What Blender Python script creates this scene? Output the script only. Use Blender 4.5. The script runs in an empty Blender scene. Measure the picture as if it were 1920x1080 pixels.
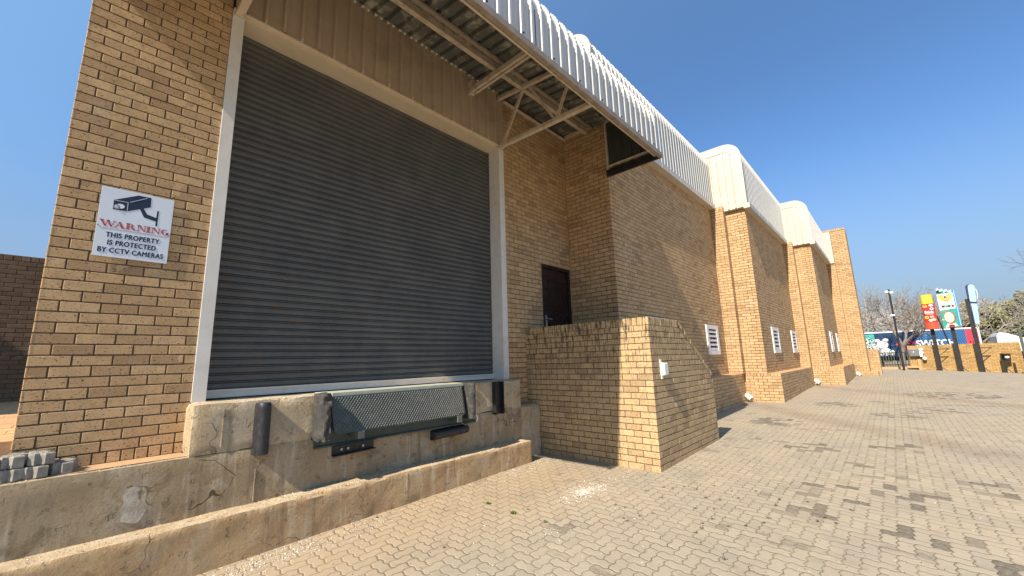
import bpy, math, random
from mathutils import Vector, Matrix, noise as mnoise
random.seed(7)
S = bpy.context.scene
COL = S.collection

# ------------------------------------------------------------------ camera, sky, sun, exposure
cd = bpy.data.cameras.new("camera"); cam = bpy.data.objects.new("camera", cd); COL.objects.link(cam)
cam.matrix_world = Matrix(((0.68198, -0.11098, -0.72290, 0), (-0.73082, -0.14201, -0.66764, 0),
                           (-0.02857, 0.98363, -0.17794, 1.51), (0, 0, 0, 1)))
_m = Matrix(((0.682, -0.111, -0.723), (-0.731, -0.142, -0.668), (-0.028, 0.984, -0.178)))
cam.matrix_world = Matrix.Translation((0, 0, 1.51)) @ _m.to_quaternion().to_matrix().to_4x4()
cd.sensor_width = 36; cd.lens = 760.24 / 1920 * 36; cd.clip_start = 0.05; cd.clip_end = 2000
S.camera = cam

SUN = Vector((1.0, 0.090, -0.93)).normalized()        # direction the light travels
ELEV = math.asin(-SUN.z); AZ = math.atan2(-SUN.x, -SUN.y)
w = bpy.data.worlds.new("World"); S.world = w; w.use_nodes = True
nt = w.node_tree; bg = nt.nodes['Background']
sky = nt.nodes.new('ShaderNodeTexSky'); sky.sky_type = 'NISHITA'; sky.sun_disc = False
sky.sun_elevation = ELEV; sky.sun_rotation = AZ
sky.altitude = 700; sky.air_density = 1.0; sky.dust_density = 1.3; sky.ozone_density = 4.0
hs = nt.nodes.new('ShaderNodeHueSaturation'); hs.inputs['Saturation'].default_value = 1.12
nt.links.new(sky.outputs[0], hs.inputs['Color'])
tc = nt.nodes.new('ShaderNodeTexCoord'); sp_ = nt.nodes.new('ShaderNodeSeparateXYZ'); nt.links.new(tc.outputs['Generated'], sp_.inputs[0])
mr = nt.nodes.new('ShaderNodeMapRange'); mr.interpolation_type = 'SMOOTHSTEP'; nt.links.new(sp_.outputs[2], mr.inputs[0])
mr.inputs[1].default_value = .42; mr.inputs[2].default_value = -.02; mr.inputs[3].default_value = 0.0; mr.inputs[4].default_value = .97
mx = nt.nodes.new('ShaderNodeMix'); mx.data_type = 'RGBA'; nt.links.new(mr.outputs[0], mx.inputs[0]); 
dt = nt.nodes.new('ShaderNodeVectorMath'); dt.operation = 'DOT_PRODUCT'; nt.links.new(tc.outputs['Generated'], dt.inputs[0]); dt.inputs[1].default_value = tuple(-SUN)
m2 = nt.nodes.new('ShaderNodeMapRange'); m2.interpolation_type = 'SMOOTHSTEP'; nt.links.new(dt.outputs['Value'], m2.inputs[0])
m2.inputs[1].default_value = -.35; m2.inputs[2].default_value = .75; m2.inputs[3].default_value = .02; m2.inputs[4].default_value = .88
mg = nt.nodes.new('ShaderNodeMix'); mg.data_type = 'RGBA'; nt.links.new(m2.outputs[0], mg.inputs[0]); nt.links.new(hs.outputs[0], mg.inputs[6]); mg.inputs[7].default_value = (1.40, 2.65, 4.5, 1)
nt.links.new(mg.outputs[2], mx.inputs[6])
mx.inputs[7].default_value = (1.55, 1.98, 2.5, 1)      # dusty air low in the sky
nt.links.new(mx.outputs[2], bg.inputs[0]); bg.inputs[1].default_value = 0.125
sl = bpy.data.lights.new("sun", 'SUN'); so = bpy.data.objects.new("sun", sl); COL.objects.link(so)
sl.energy = 5.0; sl.angle = math.radians(0.5); sl.color = (1.0, 0.90, 0.74)
so.rotation_euler = SUN.to_track_quat('-Z', 'Y').to_euler()
S.view_settings.view_transform = 'Standard'; S.view_settings.look = 'None'
S.view_settings.exposure = 0.70; S.view_settings.gamma = 1.0

# ------------------------------------------------------------------ materials
class NT:
    """small helper for node graphs"""
    def __init__(s, name):
        s.m = bpy.data.materials.new(name); s.m.use_nodes = True
        s.t = s.m.node_tree; s.b = s.t.nodes['Principled BSDF']
        s.co = s.t.nodes.new('ShaderNodeTexCoord').outputs['Object']
    def n(s, typ, **kw):
        nd = s.t.nodes.new(typ)
        for k, v in kw.items(): setattr(nd, k, v)
        return nd
    def put(s, sock, v):
        if hasattr(v, 'is_output'): s.t.links.new(v, sock)
        elif v is not None: sock.default_value = v
    def math(s, op, a, b=None, c=None, clamp=False):
        nd = s.n('ShaderNodeMath', operation=op, use_clamp=clamp)
        s.put(nd.inputs[0], a); s.put(nd.inputs[1], b)
        if c is not None: s.put(nd.inputs[2], c)
        return nd.outputs[0]
    def vmul(s, v, k):
        nd = s.n('ShaderNodeVectorMath', operation='MULTIPLY'); s.put(nd.inputs[0], v); nd.inputs[1].default_value = k
        return nd.outputs[0]
    def noise(s, scale, detail=4, rough=.55, stretch=None, vec=None, dist=0.0):
        nd = s.n('ShaderNodeTexNoise'); v = vec or s.co
        if stretch: v = s.vmul(v, stretch)
        s.put(nd.inputs['Vector'], v); nd.inputs['Scale'].default_value = scale
        nd.inputs['Detail'].default_value = detail; nd.inputs['Roughness'].default_value = rough
        nd.inputs['Distortion'].default_value = dist
        return nd.outputs['Fac']
    def voro(s, scale, feature='F1', stretch=None, vec=None, out='Distance'):
        nd = s.n('ShaderNodeTexVoronoi', feature=feature); v = vec or s.co
        if stretch: v = s.vmul(v, stretch)
        s.put(nd.inputs['Vector'], v); nd.inputs['Scale'].default_value = scale
        return nd.outputs[out]
    def ramp(s, f, a, b, lo=0.0, hi=1.0):
        nd = s.n('ShaderNodeMapRange'); s.put(nd.inputs[0], f)
        nd.inputs[1].default_value = a; nd.inputs[2].default_value = b
        nd.inputs[3].default_value = lo; nd.inputs[4].default_value = hi
        return nd.outputs[0]
    def mix(s, f, a, b, mode='MIX'):
        nd = s.n('ShaderNodeMix', data_type='RGBA', blend_type=mode)
        s.put(nd.inputs[0], f)
        for i, v in ((6, a), (7, b)):
            if isinstance(v, tuple): v = (*v[:3], 1)
            s.put(nd.inputs[i], v)
        return nd.outputs[2]
    def bump(s, h, strength=.4, dist=.01):
        nd = s.n('ShaderNodeBump'); s.put(nd.inputs['Height'], h)
        nd.inputs['Strength'].default_value = strength; nd.inputs['Distance'].default_value = dist
        s.t.links.new(nd.outputs[0], s.b.inputs['Normal'])
    def fin(s, col, rough=.8, metal=0.0, spec=.5):
        if isinstance(col, tuple): col = (*col[:3], 1)
        s.put(s.b.inputs['Base Color'], col); s.put(s.b.inputs['Roughness'], rough)
        s.b.inputs['Metallic'].default_value = metal; s.b.inputs['Specular IOR Level'].default_value = spec
        return s.m

def brick_mat(name, light, mid, dark, stain=0.0):
    t = NT(name)
    at = t.n('ShaderNodeVertexColor', layer_name='Col').outputs['Color']
    sp = t.n('ShaderNodeSeparateColor'); t.put(sp.inputs[0], at)
    r, g, b = sp.outputs[0], sp.outputs[1], sp.outputs[2]
    c = t.mix(r, mid, light)
    pt = t.ramp(t.noise(.9, 4, .6), .45, .66, 0, .30)
    c = t.mix(t.math('MULTIPLY', t.math('GREATER_THAN', t.math('ADD', g, pt), .93), t.ramp(b, 0, 1, .35, .8)), c, dark)
    c = t.mix(t.ramp(t.noise(.6, 5, .65), .42, .7, 0, .28), c, tuple(x * .6 for x in mid))
    c = t.mix(t.ramp(t.noise(1.8, 6, .7), .60, .72, 0, .30), c, (.66, .58, .46))
    mot = t.noise(9, 5, .65)
    c = t.mix(t.ramp(mot, .35, .72, 0, .55), c, tuple(x * .62 for x in mid))
    # iron spots burnt into the clay, short and horizontal
    sp1 = t.noise(85, 3, .6, stretch=(.7, .7, 1.2))
    f1 = t.ramp(sp1, .58, .64, 0, .8)
    sp2 = t.voro(24, stretch=(.75, .75, 1.2))
    f2 = t.ramp(sp2, .09, .15, .9, 0)
    c = t.mix(f1, c, (.10, .055, .028)); c = t.mix(f2, c, (.05, .03, .02))
    if stain > 0:
        st = t.noise(30, 4, .6, stretch=(1, 1, .22))
        sx = t.n('ShaderNodeSeparateXYZ'); t.put(sx.inputs[0], t.co)
        hz = t.ramp(sx.outputs[2], 1.0, 2.0, .12, 1)
        c = t.mix(t.math('MULTIPLY', t.ramp(st, .50, .64, 0, stain), hz), c, (.045, .035, .025))
    h = t.math('ADD', t.math('MULTIPLY', t.noise(160, 4, .7), .5), t.math('MULTIPLY', f1, -.6))
    t.bump(h, .55, .004)
    return t.fin(c, .9, spec=.25)

def plain(name, col, rough=.6, var=.25, vs=6, metal=0.0, spec=.5, bump=.0, bs=60, dirt=None, dirt_amt=.5, ds=3, stretch=None):
    t = NT(name)
    c = t.mix(t.ramp(t.noise(vs, 5, .6, stretch), .3, .7), tuple(x * (1 - var) for x in col), tuple(min(1, x * (1 + var * .6)) for x in col))
    if dirt: c = t.mix(t.ramp(t.noise(ds, 7, .7, stretch), .5, .68, 0, dirt_amt), c, dirt)
    if bump: t.bump(t.noise(bs, 5, .65), bump, .006)
    return t.fin(c, t.ramp(t.noise(vs * 2, 3), .3, .7, max(0, rough - .12), min(1, rough + .1)), metal, spec)

def concrete_mat(name, base, warm, grey, crack=.7):
    t = NT(name)
    c = t.mix(t.ramp(t.noise(1.6, 6, .62), .36, .64), base, warm)
    c = t.mix(t.ramp(t.noise(3.3, 7, .7, dist=.4), .52, .66, 0, .75), c, grey)
    c = t.mix(t.ramp(t.noise(38, 5, .7), .52, .72, 0, .45), c, tuple(x * .35 for x in base))
    sx = t.n('ShaderNodeSeparateXYZ'); t.put(sx.inputs[0], t.co)
    st = t.noise(11, 5, .6, stretch=(1, 1, .10))
    c = t.mix(t.ramp(st, .56, .66, 0, .40), c, tuple(min(1, x * 1.5) for x in grey))
    st2 = t.noise(7, 5, .65, stretch=(1, 1, .16), dist=.3)
    c = t.mix(t.ramp(st2, .57, .70, 0, .6), c, tuple(x * .42 for x in warm))
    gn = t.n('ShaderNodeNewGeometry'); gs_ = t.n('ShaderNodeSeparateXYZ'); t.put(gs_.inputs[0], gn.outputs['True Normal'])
    c = t.mix(t.math('MULTIPLY', t.ramp(t.noise(4.5, 6, .7, dist=.6), .54, .66), .55), c, tuple(x * .45 for x in warm))
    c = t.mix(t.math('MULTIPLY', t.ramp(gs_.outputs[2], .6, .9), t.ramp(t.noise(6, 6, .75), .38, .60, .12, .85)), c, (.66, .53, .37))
    wv = t.n('ShaderNodeVectorMath', operation='ADD'); nn = t.n('ShaderNodeTexNoise'); nn.inputs['Scale'].default_value = 3.5
    t.put(nn.inputs['Vector'], t.co); t.put(wv.inputs[0], t.co)
    t.put(wv.inputs[1], t.vmul(nn.outputs['Color'], (.5, .5, .5)))
    cr = t.voro(1.3, 'DISTANCE_TO_EDGE', vec=wv.outputs[0])
    cm = t.math('MULTIPLY', t.ramp(cr, .0015, .006, crack, 0), t.ramp(t.noise(1.7, 2), .50, .60))
    c = t.mix(cm, c, (.03, .022, .015))
    pit = t.ramp(t.noise(13, 4, .6), .30, .38, -.9, 0)
    h = t.math('ADD', t.math('ADD', t.math('ADD', t.noise(40, 8, .75), pit), t.math('MULTIPLY', t.noise(7, 4), .8)), t.math('MULTIPLY', cm, -.8))
    t.bump(h, 1.0, .022)
    return t.fin(c, .92, spec=.2)

def paving_mat():
    t = NT('interlocking_paving')
    W = .100
    sx = t.n('ShaderNodeSeparateXYZ'); t.put(sx.inputs[0], t.co)
    X, Y = sx.outputs[0], sx.outputs[1]
    def wave(v, ph=0.0):        # zigzag edge of the blocks
        k = 2 * math.pi / W
        s1 = t.math('SINE', t.math('ADD', t.math('MULTIPLY', v, k), ph))
        return t.math('MULTIPLY', t.math('MULTIPLY', s1, t.math('ADD', 1.25, t.math('MULTIPLY', t.math('ABSOLUTE', s1), -.25))), .0072)
    jig = t.noise(3.0, 2); 
    Xw = t.math('ADD', t.math('ADD', X, wave(Y)), t.math('MULTIPLY', t.math('SUBTRACT', jig, .5), .02))
    Yw = t.math('ADD', t.math('ADD', Y, wave(X, 1.2)), t.math('MULTIPLY', t.math('SUBTRACT', jig, .5), .02))
    u = t.math('DIVIDE', Xw, W); v = t.math('DIVIDE', Yw, W)
    i = t.math('FLOOR', u); j = t.math('FLOOR', v)
    fu = t.math('SUBTRACT', u, i); fv = t.math('SUBTRACT', v, j)
    m = t.math('FLOORED_MODULO', t.math('SUBTRACT', i, j), 4.0)
    def eq(k): return t.math('COMPARE', m, float(k), .1)
    m0, m1, m2, m3 = eq(0), eq(1), eq(2), eq(3)
    BIG = 9.0
    dl = t.math('ADD', fu, t.math('MULTIPLY', m1, BIG)); dr = t.math('ADD', t.math('SUBTRACT', 1.0, fu), t.math('MULTIPLY', m0, BIG))
    db = t.math('ADD', fv, t.math('MULTIPLY', m2, BIG)); dt = t.math('ADD', t.math('SUBTRACT', 1.0, fv), t.math('MULTIPLY', m3, BIG))
    d = t.math('MINIMUM', t.math('MINIMUM', dl, dr), t.math('MINIMUM', db, dt))
    idx = t.n('ShaderNodeCombineXYZ')
    t.put(idx.inputs[0], t.math('SUBTRACT', i, m1)); t.put(idx.inputs[1], t.math('SUBTRACT', j, m2)); t.put(idx.inputs[2], t.math('ADD', m0, m1))
    wn = t.n('ShaderNodeTexWhiteNoise'); t.put(wn.inputs['Vector'], idx.outputs[0])
    rnd = wn.outputs['Value']; sc = t.n('ShaderNodeSeparateColor'); t.put(sc.inputs[0], wn.outputs['Color']); rnd2 = sc.outputs[1]
    grey, tan = (.36, .31, .235), (.42, .34, .24)
    big = t.noise(.55, 4, .6)
    c = t.mix(t.ramp(big, .38, .64), grey, tan)
    c = t.mix(t.ramp(t.noise(1.5, 6, .7), .50, .66, 0, .35), c, (.27, .245, .205))
    c = t.mix(t.ramp(rnd, 0, 1, 0, .26), c, (.23, .20, .16))
    c = t.mix(t.math('MULTIPLY', rnd2, .22), c, (.46, .36, .26))
    # sandy wash beside the dock
    sand = t.math('MULTIPLY', t.ramp(Y, 2.5, 3.5), t.ramp(X, 6.0, 4.6))
    c = t.mix(t.math('MULTIPLY', sand, .42), c, (.44, .30, .165))
    # run-off bands left by the drain spouts
    for (bx, by) in ((13.2, 3.3), (19.3, 2.3)):
        dx = t.math('ABSOLUTE', t.math('ADD', t.math('SUBTRACT', X, t.math('MULTIPLY', t.math('SUBTRACT', by, Y), -1.1)), -bx + .0))
        f = t.math('MULTIPLY', t.ramp(dx, .25, .75, 1, 0), t.ramp(t.noise(2.2, 4), .3, .6, .3, 1))
        c = t.mix(t.math('MULTIPLY', f, .38), c, (.20, .135, .085))
    # oil-dark blocks
    spots = [(5.05, .87, .28), (5.12, 1.0, .2), (5.63, .70, .22), (6.22, .50, .2), (6.22, .2, .3), (6.2, -.02, .22), (5.74, .15, .13),
             (5.13, .62, .16), (4.8, .76, .14), (4.95, .1, .2), (4.85, -.2, .22), (6.83, -.55, .3), (12.2, .1, .5), (13.3, -.4, .6),
             (13.8, 1.3, .5), (8.6, .2, .35), (8.0, 1.2, .35), (3.3, 2.35, .2), (4.6, -.5, .2), (6.4, -1.3, .45), (10.3, 2.0, .5), (17, -1, 1.0), (9.5, -2.2, .5), (5.5, .95, .16), (6.0, .75, .18), (4.6, .45, .12), (7.2, .6, .2)]
    mask = None
    cz = t.n('ShaderNodeCombineXYZ')
    t.put(cz.inputs[0], t.math('MULTIPLY', t.math('ADD', t.math('SUBTRACT', i, m1), t.math('ADD', .5, t.math('MULTIPLY', t.math('ADD', m0, m1), .5))), W))
    t.put(cz.inputs[1], t.math('MULTIPLY', t.math('ADD', t.math('SUBTRACT', j, m2), t.math('ADD', .5, t.math('MULTIPLY', t.math('ADD', m2, m3), .5))), W))
    dn = t.noise(6, 3)
    for (a, b2, r) in spots:
        q = t.n('ShaderNodeVectorMath', operation='DISTANCE'); t.put(q.inputs[0], cz.outputs[0]); q.inputs[1].default_value = (a, b2, 0)
        f = t.math('SUBTRACT', 1.0, t.math('DIVIDE', q.outputs['Value'], r))
        mask = f if mask is None else t.math('MAXIMUM', mask, f)
    mm = t.math('ADD', t.math('ADD', mask, t.math('MULTIPLY', t.math('SUBTRACT', dn, .5), .8)), t.math('MULTIPLY', t.math('SUBTRACT', rnd2, .5), 1.9))
    mk = t.ramp(mask, 0.0, .02, 0, 1)
    dark = t.math('MULTIPLY', t.math('MULTIPLY', mk, t.ramp(rnd2, .52, .80, .0, .78)), t.ramp(t.noise(30, 5, .7), .3, .6, .55, 1))
    far = t.math('MULTIPLY', t.ramp(t.noise(.9, 5, .7, stretch=(1.4, .7, 1)), .56, .64), t.math('GREATER_THAN', rnd, .62))
    dark = t.math('MAXIMUM', dark, t.math('MULTIPLY', far, .42))
    c = t.mix(dark, c, (.062, .053, .042))
    c = t.mix(t.ramp(t.noise(150, 3, .7), .45, .8, 0, .38), c, (.12, .10, .08))
    c = t.mix(t.ramp(t.noise(26, 6, .75), .5, .75, 0, .35), c, (.46, .39, .30))
    c = t.mix(t.ramp(t.noise(3.1, 7, .75, dist=.5), .52, .70, 0, .40), c, (.20, .165, .125))
    jw = t.ramp(t.noise(5, 3), .3, .7, .0, .040)
    jn = t.math('SUBTRACT', d, jw)
    joint = t.ramp(jn, -.005, .03, 1, 0)
    c = t.mix(t.math('MULTIPLY', joint, .82), c, t.mix(t.ramp(t.noise(2.1, 3), .4, .6), (.085, .062, .04), (.20, .145, .09)))
    h = t.math('ADD', t.ramp(d, 0, .13, 0, 1), t.math('ADD', t.math('MULTIPLY', rnd, .35), t.math('MULTIPLY', t.noise(140, 3, .7), .22)))
    t.bump(h, .7, .007)
    return t.fin(c, .9, spec=.25)

M = {}
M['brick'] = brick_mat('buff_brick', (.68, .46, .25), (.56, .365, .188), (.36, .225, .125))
M['brick_stain'] = brick_mat('weathered_buff_brick', (.66, .47, .255), (.55, .38, .205), (.37, .245, .145), stain=.95)
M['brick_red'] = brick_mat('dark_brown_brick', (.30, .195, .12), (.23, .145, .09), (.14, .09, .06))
M['brick_far'] = brick_mat('ochre_brick', (.58, .375, .155), (.46, .29, .115), (.32, .18, .075))
M['mortar'] = plain('brown_mortar', (.105, .075, .05), .95, .3, 30, bump=.5)
M['concrete'] = concrete_mat('dock_concrete', (.58, .475, .33), (.53, .40, .24), (.52, .46, .36), .6)
M['ledge'] = concrete_mat('ledge_concrete', (.45, .36, .245), (.38, .285, .17), (.50, .44, .35), .8)
M['kerb'] = concrete_mat('kerb_concrete', (.56, .405, .235), (.50, .33, .175), (.54, .45, .32), .4)
M['paving'] = paving_mat()
M['white'] = plain('white_cladding', (.54, .50, .43), .42, .05, 2, dirt=(.55, .44, .33), dirt_amt=.25, ds=1.3)
M['whiteribs'] = plain('white_roof_sheet', (.53, .52, .49), .33, .05, 3, dirt=(.6, .58, .53), dirt_amt=.3, ds=1.0)
M['frame'] = plain('cream_door_frame', (.74, .71, .65), .5, .06, 4, dirt=(.45, .38, .30), dirt_amt=.25, ds=9)
M['lintel'] = plain('cream_steel_lintel', (.66, .55, .40), .5, .06, 2, dirt=(.40, .30, .2), dirt_amt=.2)
M['brownclad'] = plain('brown_ribbed_sheet', (.50, .385, .27), .45, .10, 2, dirt=(.26, .19, .13), dirt_amt=.4, ds=2.2)
M['steel'] = plain('cream_painted_steel', (.64, .53, .40), .5, .12, 6, dirt=(.24, .15, .09), dirt_amt=.6, ds=7)
M['fasciatrim'] = plain('brown_edge_angle', (.33, .265, .20), .55, .2, 8, dirt=(.12, .08, .05), dirt_amt=.5, ds=6)
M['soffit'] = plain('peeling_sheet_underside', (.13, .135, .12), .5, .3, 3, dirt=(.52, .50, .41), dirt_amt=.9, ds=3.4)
M['darkpanel'] = plain('dark_sheet', (.055, .06, .058), .5, .2, 4)
M['greenlight'] = plain('pale_edge', (.45, .47, .38), .6, .15, 12)
M['green'] = plain('dark_green_steel', (.045, .075, .07), .5, .2, 5, dirt=(.14, .13, .10), dirt_amt=.5, ds=12)
M['lipgreen'] = plain('worn_green_tread_plate', (.050, .066, .058), .42, .2, 5, dirt=(.20, .18, .14), dirt_amt=.5, ds=14, metal=.2)
M['tread'] = plain('worn_tread', (.23, .225, .20), .45, .2, 20, metal=.3)
M['rubber'] = plain('worn_black_rubber', (.022, .023, .028), .5, .3, 25, dirt=(.10, .095, .09), dirt_amt=.3, ds=18, bump=.4)
M['oldrubber'] = plain('torn_grey_rubber', (.05, .047, .045), .85, .3, 30, dirt=(.15, .14, .12), dirt_amt=.6, ds=14, bump=.9, bs=40)
M['black'] = plain('black_steel', (.018, .018, .02), .45, .3, 12, dirt=(.10, .09, .08), dirt_amt=.35, ds=14)
M['wood'] = plain('dark_red_wood', (.022, .010, .009), .35, .4, 10, stretch=(6, 6, .5))
M['woodg'] = plain('red_wood_groove', (.07, .016, .013), .35, .3, 10)
M['metal'] = plain('brushed_metal', (.6, .6, .6), .35, .1, 9, metal=.8)
M['lug'] = plain('grey_green_lug', (.13, .15, .14), .5, .2, 9)
M['galv'] = plain('galvanised_steel', (.42, .43, .42), .4, .2, 12, metal=.6)
M['plastic'] = plain('white_plastic', (.80, .80, .78), .35, .04, 4)
M['signw'] = plain('white_sign_face', (.74, .80, .88), .35, .03, 5)
M['ink'] = plain('navy_ink', (.018, .025, .055), .4, .1, 5)
M['redink'] = plain('red_ink', (.52, .10, .085), .4, .1, 5)
M['tile'] = plain('orange_clay_tile', (.58, .32, .15), .85, .2, 5, dirt=(.42, .30, .20), dirt_amt=.5, ds=7, bump=.3)
M['sandtop'] = plain('sandy_cement_top', (.50, .315, .17), .92, .2, 9, dirt=(.36, .26, .17), dirt_amt=.5, ds=9, bump=.6)
M['plaster'] = plain('grey_plaster', (.46, .42, .35), .9, .3, 14, dirt=(.30, .24, .16), dirt_amt=.8, ds=11, bump=.9)
M['block'] = plain('grey_cement_block', (.29, .27, .235), .92, .3, 18, dirt=(.50, .46, .39), dirt_amt=.5, ds=16, bump=.8)
M['chip'] = plain('plaster_chips', (.66, .61, .51), .9, .25, 25)
M['leaf'] = plain('weed_leaf', (.09, .17, .035), .6, .3, 20)
M['moss'] = plain('dry_moss', (.10, .075, .035), .9, .4, 30)
M['soil'] = plain('dry_soil', (.26, .20, .13), .95, .3, 2, bump=.4)
M['bark'] = plain('grey_bark', (.22, .185, .155), .9, .3, 8)
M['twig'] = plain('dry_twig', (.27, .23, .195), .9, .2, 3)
M['twigfar'] = plain('hazed_dry_twig', (.34, .305, .27), .9, .2, 1)  # distance haze put into the colour: paler twigs for the far trees
M['foliage'] = plain('olive_foliage', (.30, .28, .14), .8, .5, 1.1, dirt=(.17, .13, .07), dirt_amt=.6, ds=.8)
M['foliage2'] = plain('grey_green_foliage', (.24, .235, .16), .8, .5, 1.1, dirt=(.13, .11, .08), dirt_amt=.6, ds=.8)
M['yellow'] = plain('yellow_paint', (.83, .62, .06), .35, .04, 3)
M['red'] = plain('red_paint', (.72, .035, .03), .35, .05, 3)
M['redcap'] = plain('brick_red_paint', (.55, .10, .05), .4, .08, 3)
M['teal'] = plain('teal_paint', (.03, .30, .27), .5, .15, 3)
M['tealg'] = plain('teal_graffiti', (.05, .42, .36), .5, .4, 3)
M['orange'] = plain('orange_paint', (.85, .43, .10), .4, .04, 3)
M['blue'] = plain('blue_paint', (.05, .22, .52), .4, .08, 3)
M['lblue'] = plain('light_blue_paint', (.36, .60, .86), .35, .04, 3)
M['navy'] = plain('navy_paint', (.022, .035, .10), .4, .15, 3)
M['cream'] = plain('cream_paint', (.72, .62, .45), .5, .05, 3)
M['brownp'] = plain('brown_paint', (.22, .13, .06), .5, .08, 3)
M['pink'] = plain('pink_paint', (.85, .45, .38), .5, .05, 3)
M['greenp'] = plain('green_paint', (.06, .30, .07), .5, .05, 3)
M['maroon'] = plain('maroon_paint', (.22, .02, .05), .5, .05, 3)
M['trailer'] = plain('blue_trailer_side', (.014, .042, .12), .45, .35, 3, dirt=(.02, .07, .17), dirt_amt=.5, ds=9, stretch=(1, 3, 1))
M['trailred'] = plain('red_trailer_panel', (.62, .04, .07), .5, .08, 3)
M['tyre'] = plain('tyre_rubber', (.02, .02, .02), .9, .2, 10)
M['greyfence'] = plain('grey_green_fence', (.07, .08, .07), .5, .2, 6)
M['meter'] = plain('grey_meter_box', (.16, .17, .18), .45, .12, 8)

def shutter_mat():
    t = NT('charcoal_shutter')
    c = t.mix(t.ramp(t.noise(2.5, 5, .6), .35, .65), (.086, .089, .088), (.118, .118, .110))
    c = t.mix(t.ramp(t.noise(60, 4, .7), .5, .75, 0, .4), c, (.19, .185, .17))
    r = t.noise(2.2, 5, .7, stretch=(1.6, 1, .8))
    sx = t.n('ShaderNodeSeparateXYZ'); t.put(sx.inputs[0], t.co)
    low = t.ramp(sx.outputs[2], 2.9, 2.2)
    c = t.mix(t.math('MULTIPLY', t.ramp(r, .62, .70, 0, .65), low), c, (.20, .10, .045))
    c = t.mix(t.math('MULTIPLY', t.ramp(t.noise(6, 6, .7, stretch=(1, 1, .3)), .45, .7), t.ramp(sx.outputs[2], 3.2, 1.2, .04, .28)), c, (.20, .185, .16))
    c = t.mix(t.ramp(t.noise(18, 3, .6, stretch=(.2, 1, 3)), .66, .70, 0, .35), c, (.27, .26, .24))
    sp = t.noise(55, 2, .5)
    c = t.mix(t.math('MULTIPLY', t.ramp(sp, .74, .76), t.ramp(sx.outputs[2], 2.4, 1.4)), c, (.5, .48, .42))
    return t.fin(c, t.ramp(t.noise(30, 3), .3, .7, .55, .75), 0, .3)
M['shutter'] = shutter_mat()

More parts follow.
